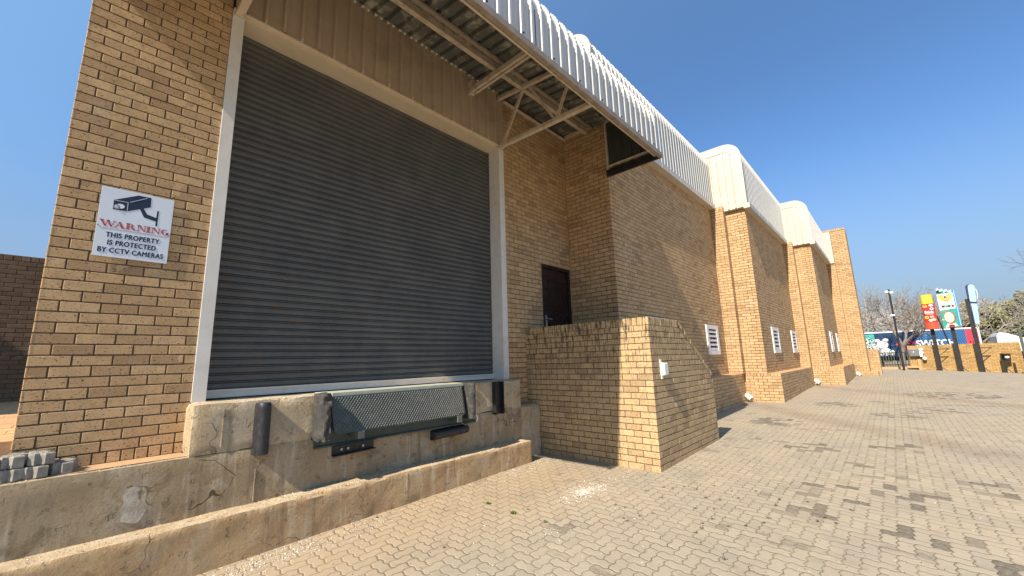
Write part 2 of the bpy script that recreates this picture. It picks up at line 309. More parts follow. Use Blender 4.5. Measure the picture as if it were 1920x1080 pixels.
# ------------------------------------------------------------------ mesh builder
class MB:
    def __init__(s): s.v = []; s.f = []; s.c = []; s.mi = []
    def poly(s, pts, col=(.5, .5, .5), mi=0):
        n = len(s.v); s.v += [tuple(p) for p in pts]; s.f.append(tuple(range(n, n + len(pts)))); s.c.append(col); s.mi.append(mi)
    def box(s, a, b, mi=0, skip=''):
        x0, y0, z0 = a; x1, y1, z1 = b
        if x0 > x1: x0, x1 = x1, x0
        if y0 > y1: y0, y1 = y1, y0
        if z0 > z1: z0, z1 = z1, z0
        n = len(s.v)
        s.v += [(x0, y0, z0), (x1, y0, z0), (x1, y1, z0), (x0, y1, z0), (x0, y0, z1), (x1, y0, z1), (x1, y1, z1), (x0, y1, z1)]
        for k, q in dict(b=(0, 3, 2, 1), t=(4, 5, 6, 7), f=(0, 1, 5, 4), r=(1, 2, 6, 5), k=(2, 3, 7, 6), l=(3, 0, 4, 7)).items():
            if k in skip: continue
            s.f.append(tuple(n + i for i in q)); s.c.append((.5, .5, .5)); s.mi.append(mi)
        return s
    def prism(s, pts, d, mi=0):
        """closed polygon pts (3D) extruded by vector d"""
        d = Vector(d); n = len(s.v); k = len(pts)
        s.v += [tuple(p) for p in pts] + [tuple(Vector(p) + d) for p in pts]
        s.f.append(tuple(n + i for i in reversed(range(k)))); s.f.append(tuple(n + k + i for i in range(k)))
        for i in range(k):
            j = (i + 1) % k; s.f.append((n + i, n + j, n + k + j, n + k + i))
        s.c += [(.5, .5, .5)] * (k + 2); s.mi += [mi] * (k + 2)
        return s
    def bar(s, a, b, w, h, up=(0, 0, 1), mi=0):
        """rectangular bar from a to b, w across, h along up"""
        a, b = Vector(a), Vector(b); d = (b - a).normalized(); up = Vector(up)
        r = d.cross(up).normalized(); u = r.cross(d).normalized()
        q = [a - r * w / 2 - u * h / 2, a + r * w / 2 - u * h / 2, a + r * w / 2 + u * h / 2, a - r * w / 2 + u * h / 2]
        return s.prism(q, b - a, mi)
    def angle(s, a, b, w, t=.006, up=(0, 0, 1), side=1, mi=0):
        """L-section: flat flange + standing flange"""
        a, b = Vector(a), Vector(b); d = (b - a).normalized(); up = Vector(up)
        r = d.cross(up).normalized() * side; u = Vector(up)
        pts = [a, a + r * w, a + r * w + u * t, a + r * t + u * t, a + r * t + u * w, a + u * w]
        return s.prism(pts, b - a, mi)
    def tube(s, path, rad, seg=8, mi=0, cap=True):
        path = [Vector(p) for p in path]
        rad = rad if isinstance(rad, (list, tuple)) else [rad] * len(path)
        n0 = len(s.v); ref = None
        for i, p in enumerate(path):
            d = (path[min(i + 1, len(path) - 1)] - path[max(i - 1, 0)]).normalized()
            if ref is None: ref = d.orthogonal().normalized()
            ref = (ref - d * ref.dot(d)).normalized(); q = d.cross(ref)
            for k in range(seg):
                a = 2 * math.pi * k / seg; s.v.append(tuple(p + (ref * math.cos(a) + q * math.sin(a)) * rad[i]))
        for i in range(len(path) - 1):
            for k in range(seg):
                k2 = (k + 1) % seg
                s.f.append((n0 + i * seg + k, n0 + i * seg + k2, n0 + (i + 1) * seg + k2, n0 + (i + 1) * seg + k)); s.c.append((.5, .5, .5)); s.mi.append(mi)
        if cap:
            s.f.append(tuple(n0 + k for k in reversed(range(seg)))); s.f.append(tuple(n0 + (len(path) - 1) * seg + k for k in range(seg)))
            s.c += [(.5, .5, .5)] * 2; s.mi += [mi] * 2
        return s
    def build(s, name, mats, parent=None, smooth=False, bevel=0.0, colors=False):
        me = bpy.data.meshes.new(name); me.from_pydata(s.v, [], s.f)
        for m in (mats if isinstance(mats, (list, tuple)) else [mats]): me.materials.append(M[m] if isinstance(m, str) else m)
        me.polygons.foreach_set('material_index', s.mi)
        if colors:
            ca = me.color_attributes.new('Col', 'FLOAT_COLOR', 'CORNER'); data = []
            for f, c in zip(s.f, s.c): data += [c[0], c[1], c[2], 1.0] * len(f)
            ca.data.foreach_set('color', data)
        if smooth: me.polygons.foreach_set('use_smooth', [True] * len(s.f))
        me.update(); o = bpy.data.objects.new(name, me); COL.objects.link(o)
        if parent is not None: o.parent = parent; o.matrix_parent_inverse = Matrix.Translation(-parent.location) if not parent.rotation_euler.z else parent.matrix_basis.inverted()
        if bevel:
            b = o.modifiers.new('bevel', 'BEVEL'); b.width = bevel; b.segments = 2; b.limit_method = 'ANGLE'; b.angle_limit = math.radians(50)
        if smooth and bevel == 0:
            try: me.set_sharp_from_angle(angle=math.radians(40))
            except Exception: pass
        return o

def thing(name, label, cat, loc=(0, 0, 0), group=None):
    o = bpy.data.objects.new(name, None); COL.objects.link(o); o.location = loc; o.empty_display_size = .2
    return tag(o, label, cat, group)
def tag(o, label=None, cat=None, group=None, kind=None):
    if label: o['label'] = label
    if cat: o['category'] = cat
    if group: o['group'] = group
    if kind: o['kind'] = kind
    return o

# ------------------------------------------------------------------ brickwork
CH, BL, J = .085, .222, .010
def clip(poly, nx, ny, c):
    out = []
    for i in range(len(poly)):
        a, b = poly[i], poly[(i + 1) % len(poly)]
        da, db = a[0] * nx + a[1] * ny - c, b[0] * nx + b[1] * ny - c
        if da <= 0: out.append(a)
        if da * db < 0:
            t = da / (da - db); out.append((a[0] + (b[0] - a[0]) * t, a[1] + (b[1] - a[1]) * t))
    return out
def one_brick(mb, P, U, N, poly, jit=.0012):
    if len(poly) < 3: return
    cx = sum(p[0] for p in poly) / len(poly); cy = sum(p[1] for p in poly) / len(poly)
    P = Vector(P); U = Vector(U); N = Vector(N); Z = Vector((0, 0, 1))
    e = random.uniform(-jit, jit); col = (random.random(), random.random(), random.random())
    back = [P + U * p[0] + Z * p[1] - N * .010 for p in poly]
    ins = .0030; front = []
    mid = []
    for p in poly:
        dx, dy = cx - p[0], cy - p[1]
        q = (p[0] + math.copysign(min(ins, abs(dx)), dx), p[1] + math.copysign(min(ins, abs(dy)), dy))
        front.append(P + U * q[0] + Z * q[1] + N * e)
        mid.append(P + U * p[0] + Z * p[1] + N * (e - .0030))
    flip = U.cross(Z).dot(N) < 0
    n = len(poly)
    def add(a): mb.poly(a[::-1] if flip else a, col)
    add(front)
    for i in range(n):
        j = (i + 1) % n; add([mid[i], mid[j], front[j], front[i]]); add([back[i], back[j], mid[j], mid[i]])
def brick_face(mb, P, U, N, L, z0, z1, start=0, holes=(), cuts=(), zb=0.0, pitch=BL + J, soldier=None):
    """bricks on the rectangle from P along U (length L), z0..z1; P lies on the finished face"""
    k0 = math.floor((z0 - zb) / CH)
    k = k0
    while zb + k * CH < z1 - .012:
        v0 = max(zb + k * CH + J, z0); v1 = min(zb + (k + 1) * CH, z1)
        if v1 - v0 > .012:
            u = 0.0; first = (k + start) % 2 == 1
            while u < L - .012:
                w = (BL - J) / 2 if first else BL
                first = False
                u1 = min(u + w, L)
                if L - u1 < .03: u1 = L
                segs = [(u, u1)]
                for (a, b, c, d) in holes:
                    if v1 > c + .01 and v0 < d - .01:
                        ns = []
                        for (s0, s1) in segs:
                            if s1 <= a or s0 >= b: ns.append((s0, s1)); continue
                            if s0 < a - .015: ns.append((s0, a))
                            if s1 > b + .015: ns.append((b, s1))
                        segs = ns
                for (s0, s1) in segs:
                    poly = [(s0, v0), (s1, v0), (s1, v1), (s0, v1)]
                    for (nx, ny, c) in cuts: poly = clip(poly, nx, ny, c)
                    one_brick(mb, P, U, N, poly)
                u = u1 + J
        k += 1
def soldier_row(mb, P, U, N, L, z0, z1, w=.075):
    n = max(1, round(L / (w + J))); w = L / n - J
    for i in range(n):
        u = i * (w + J) + J * .5
        one_brick(mb, P, U, N, [(u, z0 + .003), (u + w, z0 + .003), (u + w, z1), (u, z1)], .002)
XF, YF = (0, -1, 0), (-1, 0, 0)      # normals: facing the yard / facing the sun

def gz(x, y=3.0):
    """height of the yard"""
    z = .018 * (min(x, 25) - 4.5) 
    s = max(0.0, min(1.0, (x - 14) / 21)); return z + .052 * s * min(0.0, y)

# ------------------------------------------------------------------ setting: ground
mb = MB(); xs = [-30, -15, -8] + [-4 + .5 * i for i in range(80)] ; xs = [x for x in xs if x < 35.6] + [35.6]
ys = [-60, -40, -25, -15] + [-10 + .5 * i for i in range(30)] + [4.9]
n0 = 0
for x in xs:
    for y in ys: mb.v.append((x, y, gz(x, y) if x > -4 else gz(-4, y)))
for i in range(len(xs) - 1):
    for j in range(len(ys) - 1):
        a = i * len(ys) + j; mb.f.append((a, a + len(ys), a + len(ys) + 1, a + 1)); mb.c.append((.5,) * 3); mb.mi.append(0)
tag(mb.build('paved_yard', 'paving'), kind='structure')
mb = MB()
mb.poly([(-700, -700, -.6), (700, -700, -.6), (700, 700, -.6), (-700, 700, -.6)])
mb.poly([(35.62, -700, -.05), (700, -700, -.05), (700, 700, -.05), (35.62, 700, -.05)])
tag(mb.build('ground', 'soil'), kind='structure')

# ------------------------------------------------------------------ the warehouse
ware = thing('brick_warehouse', 'long buff brick warehouse with stepped bays, white ribbed parapet and a big grey shutter', 'building')
def wall(name, faces, bodies, mat='brick', parent=ware):
    """faces: callables adding bricks; bodies: mortar-coloured boxes"""
    a = MB()
    for f in faces: f(a)
    nb = len(a.f)
    for (p, q) in bodies: a.box(p, q, 1)
    return a.build(name, [mat, 'mortar'], parent, colors=True)
G = .006
YD = 4.74          # plane of the shutter wall
# brick pier with the sign
wall('brick_pier', [lambda a: brick_face(a, (-.222, YD, 0), (1, 0, 0), XF, 1.005, .885, 7.6, 0, zb=.035),
                    lambda a: soldier_row(a, (-.222, YD, 0), (1, 0, 0), XF, 1.005, .80, .885),
                    lambda a: brick_face(a, (-.222, YD, 0), (0, 1, 0), YF, 1.2, .80, 7.6, 1, zb=.035)],
     [((-.222 + G, YD + G, .5), (.79, YD + 1.2, 7.6))])
# recess wall with the wooden door
DX0, DX1, DZ0, DZ1 = 5.975, 6.925, 1.25, 3.345
wall('recess_wall', [lambda a: brick_face(a, (4.985, YD, 0), (1, 0, 0), XF, 6.944 - 4.985, 0, 6.40, 0, holes=[(DX0 - 4.985, DX1 - 4.985, DZ0, DZ1)], zb=.035)],
     [((4.985, YD + G, -.2), (DX0, YD + .3, 6.44)), ((DX0, YD + G, DZ1), (6.97, YD + .3, 6.44)), ((DX0, YD + G, -.2), (6.97, YD + .3, DZ0)), ((DX1, YD + G, DZ0), (6.97, YD + .3, DZ1))])
wall('backing_wall', [], [((.79, YD + .30, 5.33), (4.985, YD + .5, 6.46)), ((.79, 5.12, .9), (4.985, 5.3, 5.33))])
# bays: (wall plane y, x start, x of first pilaster, pilaster y, x of second face, next wall y)
BAYS = [(3.70, 6.944, 13.42, 3.32, 13.69, 2.765), (2.765, 13.69, 19.47, 2.445, 19.80, 1.88), (1.88, 19.80, 25.18, 1.545, 25.50, .98)]
ZB = [6.15, 6.0, 5.86]; ZT = [8.12, 8.12, 7.68]
VENTS = [[(8.05, 9.05), (11.76, 12.76)], [(15.0, 16.02), (18.33, 19.33)], [(21.3, 22.1), (23.83, 24.58)]]
for k, (yw, xa, xp, yp, xq, yn) in enumerate(BAYS):
    holes = [(v0 - xa, v1 - xa, 1.535, 2.36) for v0, v1 in VENTS[k]]
    zt = ZB[k] + .02
    ztn = (ZB + [7.60])[k + 1]
    fs = [lambda a: brick_face(a, (xa, yw, 0), (1, 0, 0), XF, xp - xa, .0, zt, 0, holes=holes)]
    bs = []
    # wall body in strips round the vents
    edges = [xa + G] + [e for v in VENTS[k] for e in v] + [xp]
    for i in range(0, len(edges), 2): bs.append(((edges[i], yw + G, -.2), (edges[i + 1], yw + .3, zt + 1)))
    for v0, v1 in VENTS[k]: bs += [((v0, yw + G, -.2), (v1, yw + .3, 1.535)), ((v0, yw + G, 2.36), (v1, yw + .3, zt + 1)), ((v0, yw + .22, 1.5), (v1, yw + .3, 2.4))]
    wall('bay_wall', fs, bs)
    top = ztn - .02 if k < 2 else 7.60
    zp = ZB[k] - .02
    wall('pilaster', [lambda a: brick_face(a, (xp, yp, 0), (0, 1, 0), YF, yw - yp + .02, .967, zp - .11, 1),
                      lambda a: soldier_row(a, (xp, yp, 0), (0, 1, 0), YF, yw - yp, zp - .105, zp),
                      lambda a: brick_face(a, (xp, yp, 0), (1, 0, 0), XF, xq - xp, .967, zp, 0)],
         [((xp + G, yp + G, .962), (xq + .3, yw + .29, zp))])
    fs2 = [lambda a: brick_face(a, (xq, yn, 0), (0, 1, 0), YF, yp - yn, .967, top, 1)]
    if k == 2:
        fs2 = [lambda a: brick_face(a, (xq, yn, 0), (0, 1, 0), YF, yp - yn + .45, .56, 7.50, 1),
               lambda a: soldier_row(a, (xq, yn, 0), (0, 1, 0), YF, yp - yn + .45, 7.505, 7.61),
               lambda a: brick_face(a, (xq, yn, 0), (1, 0, 0), XF, 1.3, .0, 7.61, 0)]
        wall('end_tower', fs2, [((xq + G, yn + G, .555), (xq + 1.3, yp + .45, 7.60))])
    else:
        wall('pilaster', fs2, [((xq + G, yn + G, .962), (xq + .4, yp + .3, top + .6))])
wall('return_wall', [lambda a: brick_face(a, (6.944, 3.70, 0), (0, 1, 0), YF, YD - 3.70, .0, 6.24, 1),
                     lambda a: soldier_row(a, (6.944, 3.70, 0), (0, 1, 0), YF, YD - 3.70, 6.245, 6.35)],
     [((6.944 + G, 3.70 + G, -.2), (7.2, YD + .02, 6.44))])
wall('back_mass', [], [((7.2, 5.2, -.2), (27.0, 14, 6.0)), ((26.2, 1.9, -.2), (27.0, 14, 6.0))])

# plinths
def plinth(x0, x1, yf, yb, zt, zsold=True):
    def f(a):
        brick_face(a, (x0, yf, 0), (0, 1, 0), YF, yb - yf, -.1, zt - .088, 1, zb=zt - .085 - 12 * CH)
        soldier_row(a, (x0, yf, 0), (0, 1, 0), YF, yb - yf, zt - .085, zt)
        brick_face(a, (x0, yf, 0), (1, 0, 0), XF, x1 - x0, -.1, zt, 0, zb=zt - .085 - 12 * CH)
    a = MB(); f(a); a.box((x0 + G, yf + G, -.3), (x1, yb + .3, zt - G), 1)
    a.box((x0 + .012, yf + .012, zt - .02), (x1, yb + .29, zt - .001), 2)
    a.build('plinth', ['brick', 'mortar', 'tile'], ware, colors=True)
plinth(8.4, 13.69, 3.37, 3.70, .965)
plinth(13.69, 19.80, 2.44, 3.372, .965)
plinth(19.80, 25.50, 1.50, 2.445, .965)
plinth(25.46, 27.4, .70, 1.55, .56)
# low wall past the tower
a = MB(); brick_face(a, (26.95, .60, 0), (0, 1, 0), YF, .42, .2, 1.50, 0); soldier_row(a, (26.95, .60, 0), (0, 1, 0), YF, .42, 1.505, 1.60)
brick_face(a, (26.95, .60, 0), (1, 0, 0), XF, 1.2, .2, 1.6, 1); a.box((26.96, .608, 0), (28.1, 1.02, 1.59), 1)
a.build('end_wall', ['brick', 'mortar'], ware, colors=True)

# vents
for k, vs in enumerate(VENTS):
    yw = BAYS[k][0]
    for (v0, v1) in vs:
        a = MB(); z0, z1 = 1.535, 2.36; f = .16 * (v1 - v0)
        for p, q in (((v0, yw - .03, z0), (v0 + f, yw + .03, z1)), ((v1 - f, yw - .03, z0), (v1, yw + .03, z1)),
                     ((v0 + f, yw - .028, z1 - .115), (v1 - f, yw + .03, z1)), ((v0 + f, yw - .028, z0), (v1 - f, yw + .03, z0 + .115))): a.box(p, q)
        vf = a.build('vent', 'plastic', ware, bevel=.004)
        b = MB(); n = 5
        for i in range(n):
            zc = z0 + .115 + (i + .5) * (z1 - z0 - .23) / n
            b.prism([(v0 + f, yw - .022, zc + .000), (v0 + f, yw - .022, zc - .048), (v0 + f, yw - .012, zc - .05), (v0 + f, yw + .07, zc + .035), (v0 + f, yw + .06, zc + .045)], (v1 - v0 - 2 * f, 0, 0))
        b.build('louvre', 'plastic', vf)
        c = MB().box((v0 + .02, yw + .10, z0), (v1 - .02, yw + .115, z1)); c.build('backing', 'black', vf)

# ribbed sheets ------------------------------------------------------
def ribs_x(x0, x1, pitch=.193, h=.032, bw=.07, tw=.035):
    """samples (x, height) of an IBR-like rib pattern"""
    out = [(x0, 0)]; x = x0 + pitch * .5
    while x + bw / 2 < x1:
        out += [(x - bw / 2, 0), (x - tw / 2, h), (x + tw / 2, h), (x + bw / 2, 0)]; x += pitch
    out.append((x1, 0)); return out
def parapet_profile(yf, zb, zt, r, back, n=22):
    """list of (y, z, normal_y, normal_z, crimp)"""
    pts = [(yf, zb, -1, 0, 0), (yf, (zb + zt - r) / 2, -1, 0, 0), (yf, zt - r, -1, 0, 0)]
    for i in range(1, n):
        a = math.pi / 2 * i / n; pts.append((yf + r - r * math.cos(a), zt - r + r * math.sin(a), -math.cos(a), math.sin(a), 1 if i % 2 else -1))
    pts += [(yf + r, zt, 0, 1, 0), (yf + back, zt, 0, 1, 0)]
    return pts
def ribbed_parapet(name, x0, x1, prof, mat, parent, crimp=.004):
    a = MB(); sx = ribs_x(x0, x1); n = len(prof)
    for (x, h) in sx:
        for (y, z, ny, nz, c) in prof:
            hh = h + (crimp * c if h > 0 else 0); a.v.append((x, y + ny * hh, z + nz * hh))
    for i in range(len(sx) - 1):
        for j in range(n - 1):
            q = i * n + j; a.f.append((q, q + n, q + n + 1, q + 1)); a.c.append((.5,) * 3); a.mi.append(0)
    return a.build(name, mat, parent)
R = .46
for k, (yw, xa, xp, yp, xq, yn) in enumerate(BAYS):
    x0 = 6.40 if k == 0 else BAYS[k - 1][4] - .12
    x1 = xq + .3 if k < 2 else 25.42
    yf = yw - .06
    pr = parapet_profile(yf, ZB[k] + .06, ZT[k], R, 3.5)
    ribbed_parapet('parapet_sheet', x0 + .03, x1, pr, 'whiteribs', ware)
    # end cap facing the sun: rounded outline with a flashing band and upright ribs
    zt = ZT[k] + .05; yf2 = yf - .05; r2 = R + .04; yb = yf2 + 3.5
    cb = ZB[k] - .02 if k else 6.50
    def outline(d):
        pts = [(x0, yf2 + d, cb), (x0, yf2 + d, zt - r2)]
        rr = r2 - d
        for i in range(1, 13):
            t = math.pi / 2 * i / 12; pts.append((x0, yf2 + r2 - rr * math.cos(t), zt - r2 + rr * math.sin(t)))
        pts += [(x0, yb, zt - d), (x0, yb, cb)]
        return pts
    a = MB(); a.prism(outline(.0), (.02, 0, 0))
    cap = a.build('end_cap', 'white', ware)
    o, i_ = outline(0), outline(.26); b = MB()
    m = len(o) - 1
    for q in range(m - 0):
        if q >= m - 1: break
        A, B, Cc, D = o[q], o[q + 1], i_[q + 1], i_[q]
        b.prism([A, B, Cc, D], (-.014, 0, 0))
    b.build('edge_flashing', 'white', cap)
    c = MB(); y = yf2 + .30
    while y < yb - .4:
        zz = zt - .27 if y > yf2 + r2 else zt - r2 + math.sqrt(max(0, (r2 - .26) ** 2 - (yf2 + r2 - y) ** 2))
        c.prism([(x0 - .001, y, cb + .02), (x0 - .035, y + .010, cb + .02), (x0 - .035, y + .035, cb + .02), (x0 - .001, y + .045, cb + .02)], (0, 0, zz - cb - .032)); y += .20
    c.build('rib', 'white', cap)
    # lip below the sheets
    a = MB(); lx0 = x0 - .02 if k else 6.97; lx1 = (xp - .01) if k < 2 else 25.16
    a.box((lx0, yw - .175, ZB[k] - .075), (lx1 + .0, yw - .155, ZB[k] + .075))
    a.box((lx0, yw - .155, ZB[k] - .070), (lx1, yw + .0, ZB[k] - .058))
    a.box((lx0, yw - .155, ZB[k] + .050), (lx1, yw + .0, ZB[k] + .060))
    if k: a.box((lx0 - .002, yw - .175, ZB[k] - .075), (lx0 + .02, yw - .0, ZB[k] + .075))
    x = lx0 + 1.2
    while x < lx1 - .3:
        a.box((x, yw - .178, ZB[k] - .078), (x + .05, yw - .003, ZB[k] + .074)); x += 1.2
    a.build('lip', 'white', ware)
    if k: 
        MB().box((BAYS[k-1][4] - .1, yw + .0, ZB[k] - .03), (BAYS[k-1][4] + .1, BAYS[k-1][3], ZB[k] + .03)).build('lip_return', 'white', ware)
MB().box((25.12, 1.56, 5.83), (25.49, 2.0, 7.42)).build('corner_flashing', 'white', ware)

# shutter, frame, lintel, brown cladding -----------------------------
JX0, JX1 = .785, 4.975
MB().box((JX0, YD - .012, 1.222), (.895, YD + .26, 5.31)).build('door_jamb', 'frame', ware, bevel=.003)
a = MB(); a.box((4.868, YD - .012, 1.222), (JX1, YD + .26, 5.31)); a.box((JX1 - .030, YD - .022, 1.222), (JX1 + .004, YD - .012, 5.31))
a.build('door_jamb', 'frame', ware, bevel=.003)
a = MB().box((JX0 - .0, YD - .014, 5.312), (JX1, YD + .26, 5.36)); a.box((JX0, YD - .045, 5.345), (JX1 + .01, YD - .014, 5.37))
a.build('lintel', 'lintel', ware, bevel=.003)
sh = bpy.data.objects.new('roller_shutter', None); COL.objects.link(sh); sh.parent = ware
P = .0787; prof = []; z = 1.315; YS = 4.985
while z < 5.42:
    prof += [(YS + .022, z), (YS + .022, z + .0035), (YS + .004, z + .006), (YS, z + .016), (YS - .002, z + .030), (YS, z + .046), (YS + .004, z + .057), (YS + .022, z + .0595), (YS + .022, z + .063),
             (YS + .003, z + .066), (YS + .001, z + .070), (YS + .004, z + .0745)]
    z += P
a = MB(); NX = 34
for i in range(NX + 1):
    x = .88 + 4.0 * i / NX
    for (y, zz) in prof:
        d_ = mnoise.noise(Vector((x * 1.7, 0, zz * 1.3))) * .007 + mnoise.noise(Vector((x * 6, 3, round(zz / P) * 1.7))) * .0022
        a.v.append((x, y + d_, zz + mnoise.noise(Vector((x * .8, 9, round(zz / P) * .7))) * .0025))
n = len(prof)
for i in range(NX):
    for j in range(n - 1): q = i * n + j; a.f.append((q, n + q, n + q + 1, q + 1)); a.c.append((.5,) * 3); a.mi.append(0)
sc = a.build('curtain', 'shutter', sh)
a = MB().box((.897, YS - .03, 1.236), (4.866, YS + .02, 1.312)); a.box((.897, YS - .05, 1.300), (4.866, YS - .028, 1.316)); a.build('bottom_rail', 'frame', sh)

def clad(name, x0, x1, z0, z1, y, mat, parent, pitch=.1935, h=.03, first=None):
    a = MB(); xs_ = ribs_x(x0, x1, pitch, h, .062, .030)
    for (x, hh) in xs_: a.v += [(x, y - hh, z0), (x, y - hh, z1)]
    for i in range(len(xs_) - 1):
        a.f.append((2 * i, 2 * i + 2, 2 * i + 3, 2 * i + 1)); a.c.append((.5,) * 3); a.mi.append(0)
    return a.build(name, mat, parent)
clad('ribbed_cladding', .80, 4.985, 5.365, 6.44, YD - .02, 'brownclad', ware, h=.042)
for i in range(21):                      # foam closers along the top edge
    xx = .80 + .1935 * i + .04; MB().box((xx, YD - .06, 6.385), (xx + .115, YD - .025, 6.415)).build('closer', 'frame', ware)
for i in range(1, 21, 2): xx = .80 + .1935 * (i + .5); MB().tube([(xx, YD - .054, 5.41), (xx, YD - .054, 5.37)], .014, 6).build('screw_cap', 'steel', ware)

# canopy ---------------------------------------------------------------
CX0, CX1, CY, CZ = -.25, 6.95, 2.64, 5.12
can = bpy.data.objects.new('canopy', None); COL.objects.link(can); can.parent = ware
pr = parapet_profile(CY, CZ + .03, 6.25, .50, 2.10, 24)
pr = pr[:-1] + [(4.72, 6.47, -.13, .99, 0)]
ribbed_parapet('canopy_sheet', CX0, CX1, pr, 'whiteribs', can, .005)
for i in range(2, 37, 3):
    xx = CX0 + .193 * (i + .5); MB().tube([(xx, CY - .038, CZ + .10), (xx, CY - .052, CZ + .10)], .012, 6).build('screw', 'black', can)
for xx in (1.5, 3.4, 5.3): MB().box((xx, CY - .003, CZ + .04), (xx + .012, CY + .0, 5.75)).build('sheet_lap', 'black', can)
# underside: peeling sheet, ribs running front to back
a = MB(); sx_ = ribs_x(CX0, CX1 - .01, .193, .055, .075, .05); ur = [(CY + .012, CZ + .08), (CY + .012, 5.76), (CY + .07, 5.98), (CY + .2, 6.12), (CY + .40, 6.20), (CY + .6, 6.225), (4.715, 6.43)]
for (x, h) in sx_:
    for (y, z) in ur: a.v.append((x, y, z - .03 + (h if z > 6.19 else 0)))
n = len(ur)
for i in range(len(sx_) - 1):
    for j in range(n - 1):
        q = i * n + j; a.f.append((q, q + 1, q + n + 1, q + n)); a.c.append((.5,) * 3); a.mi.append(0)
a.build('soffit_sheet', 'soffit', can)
a = MB(); a.box((CX0, CY - .05, CZ - .03), (CX1 + .01, CY - .042, CZ + .055)); a.box((CX0, CY - .042, CZ - .03), (CX1 + .01, CY + .012, CZ - .022))
a.build('edge_trim', 'fasciatrim', can)
a = MB(); a.box((CX0, CY + .055, CZ + .015), (CX1 - .05, CY + .085, CZ + .065)); a.build('edge_rail', 'steel', can)
# end panel above the corner
a = MB(); a.prism([(CX1 - .02, CY + .01, CZ + .06), (CX1 - .02, CY + .01, 5.80), (CX1 - .02, CY + .2, 6.13), (CX1 - .02, CY + .5, 6.21), (CX1 - .02, 3.72, 6.28), (CX1 - .02, 3.72, CZ + .06)], (.016, 0, 0)); y = CY + .12
while y < 3.65: a.prism([(CX1 - .02, y, CZ + .06), (CX1 - .045, y + .02, CZ + .06), (CX1 - .045, y + .04, CZ + .06), (CX1 - .02, y + .06, CZ + .06)], (0, 0, .9)); y += .19
a.build('end_panel', 'darkpanel', can)
MB().prism([(CX0 + .01, CY + .01, CZ), (CX0 + .01, CY + .01, 5.80), (CX0 + .01, CY + .2, 6.13), (CX0 + .01, CY + .5, 6.21), (CX0 + .01, 4.73, 6.43), (CX0 + .01, 4.73, CZ)], (.016, 0, 0)).build('end_panel', 'darkpanel', can)
a = MB(); a.box((CX1 - .06, 3.655, CZ + .10), (CX1 - .005, 3.695, 6.26)); a.box((CX1 - .075, CY + .06, CZ + .135), (CX1 - .02, 3.655, CZ + .175)); a.build('end_frame', 'steel', can)
a = MB(); a.box((CX1 - .03, CY, CZ - .03), (CX1 + .012, 3.72, CZ + .06)); a.box((CX1 - .10, CY, CZ + .06), (CX1 - .02, 3.70, CZ + .068)); a.build('end_beam', 'black', can)
# rails at the wall
a = MB(); a.angle((4.99, YD - .004, 6.30), (6.94, YD - .004, 6.30), .07, .008, side=1); a.box((6.885, 3.70, 6.30), (6.937, YD - .08, 6.36)); a.build('wall_rail', 'steel', can)
MB().box((CX0, 4.705, 6.475), (CX1, 5.6, 6.50)).build('wall_flashing', 'whiteribs', can)
MB().box((CX0 + .02, 4.735, 6.43), (CX1 - .02, 4.80, 6.475)).build('wall_plate', 'brownclad', can)
# purlin: channel with a light lower flange
a = MB(); a.box((CX0 + .03, 4.10, 6.205), (CX1 - .03, 4.175, 6.215)); a.box((CX0 + .03, 4.10, 6.215), (CX1 - .03, 4.11, 6.32)); a.box((CX0 + .03, 4.11, 6.31), (CX1 - .03, 4.175, 6.32)); a.build('purlin', 'steel', can)
a = MB(); a.tube([(CX0 + .03, 4.0, 6.28), (CX1 - .03, 4.0, 6.28)], .045, 10); a.build('purlin_tube', 'fasciatrim', can, smooth=True)
def truss(x):
    t = bpy.data.objects.new('truss', None); COL.objects.link(t); t.parent = can
    a = MB(); a.bar((x, YD - .03, 5.325), (x, CY + .06, 5.245), .075, .045); a.bar((x, YD - .03, 5.362), (x, CY + .06, 5.282), .05, .03); a.build('bottom_chord', 'steel', t)
    a = MB(); a.bar((x, YD - .03, 6.30), (x, CY + .35, 6.10), .065, .06); a.build('top_chord', 'steel', t)
    for p, q in (((x, 4.09, 6.22), (x, 4.63, 5.36)), ((x + .01, 4.00, 6.22), (x + .01, 3.47, 5.33)), ((x, 3.40, 5.33), (x, 3.02, 6.08))):
        b = MB(); b.angle(p, q, .045, .006, up=(0, .86, .5)); b.bar(p, q, .010, .045, up=(0, .5, .8)); b.build('brace', 'steel', t)
truss(4.87); truss(.84)
a = MB(); a.box((4.115, CY + .3, 6.02), (4.16, 4.62, 6.10)); a.box((4.185, CY + .3, 6.02), (4.23, 4.62, 6.10)); a.box((4.13, 4.60, 6.02), (4.22, 4.74, 6.25)); a.build('cross_beam', 'steel', can)

# wooden door
dr = bpy.data.objects.new('wooden_door', None); COL.objects.link(dr); dr.parent = ware
yd = YD + .035
a = MB(); a.box((DX0, yd - .03, DZ0), (DX0 + .06, yd + .06, DZ1)); a.box((DX1 - .06, yd - .03, DZ0), (DX1, yd + .06, DZ1)); a.box((DX0 + .06, yd - .03, DZ1 - .06), (DX1 - .06, yd + .06, DZ1)); a.build('door_frame', 'wood', dr, bevel=.004)
a = MB(); a.box((DX0 + .063, yd, DZ0), (DX0 + .18, yd + .04, DZ1 - .063)); a.box((DX1 - .18, yd, DZ0), (DX1 - .063, yd + .04, DZ1 - .063)); a.box((DX0 + .18, yd, DZ1 - .30), (DX1 - .18, yd + .04, DZ1 - .063)); a.box((DX0 + .18, yd, DZ0), (DX1 - .18, yd + .04, DZ0 + .2)); a.build('stile', 'wood', dr, bevel=.003)
a = MB(); nb = 9; wv = (DX1 - DX0 - .36) / nb
for i in range(nb): a.box((DX0 + .18 + wv * i + .004, yd + .012, DZ0 + .2), (DX0 + .18 + wv * (i + 1) - .004, yd + .03, DZ1 - .30))
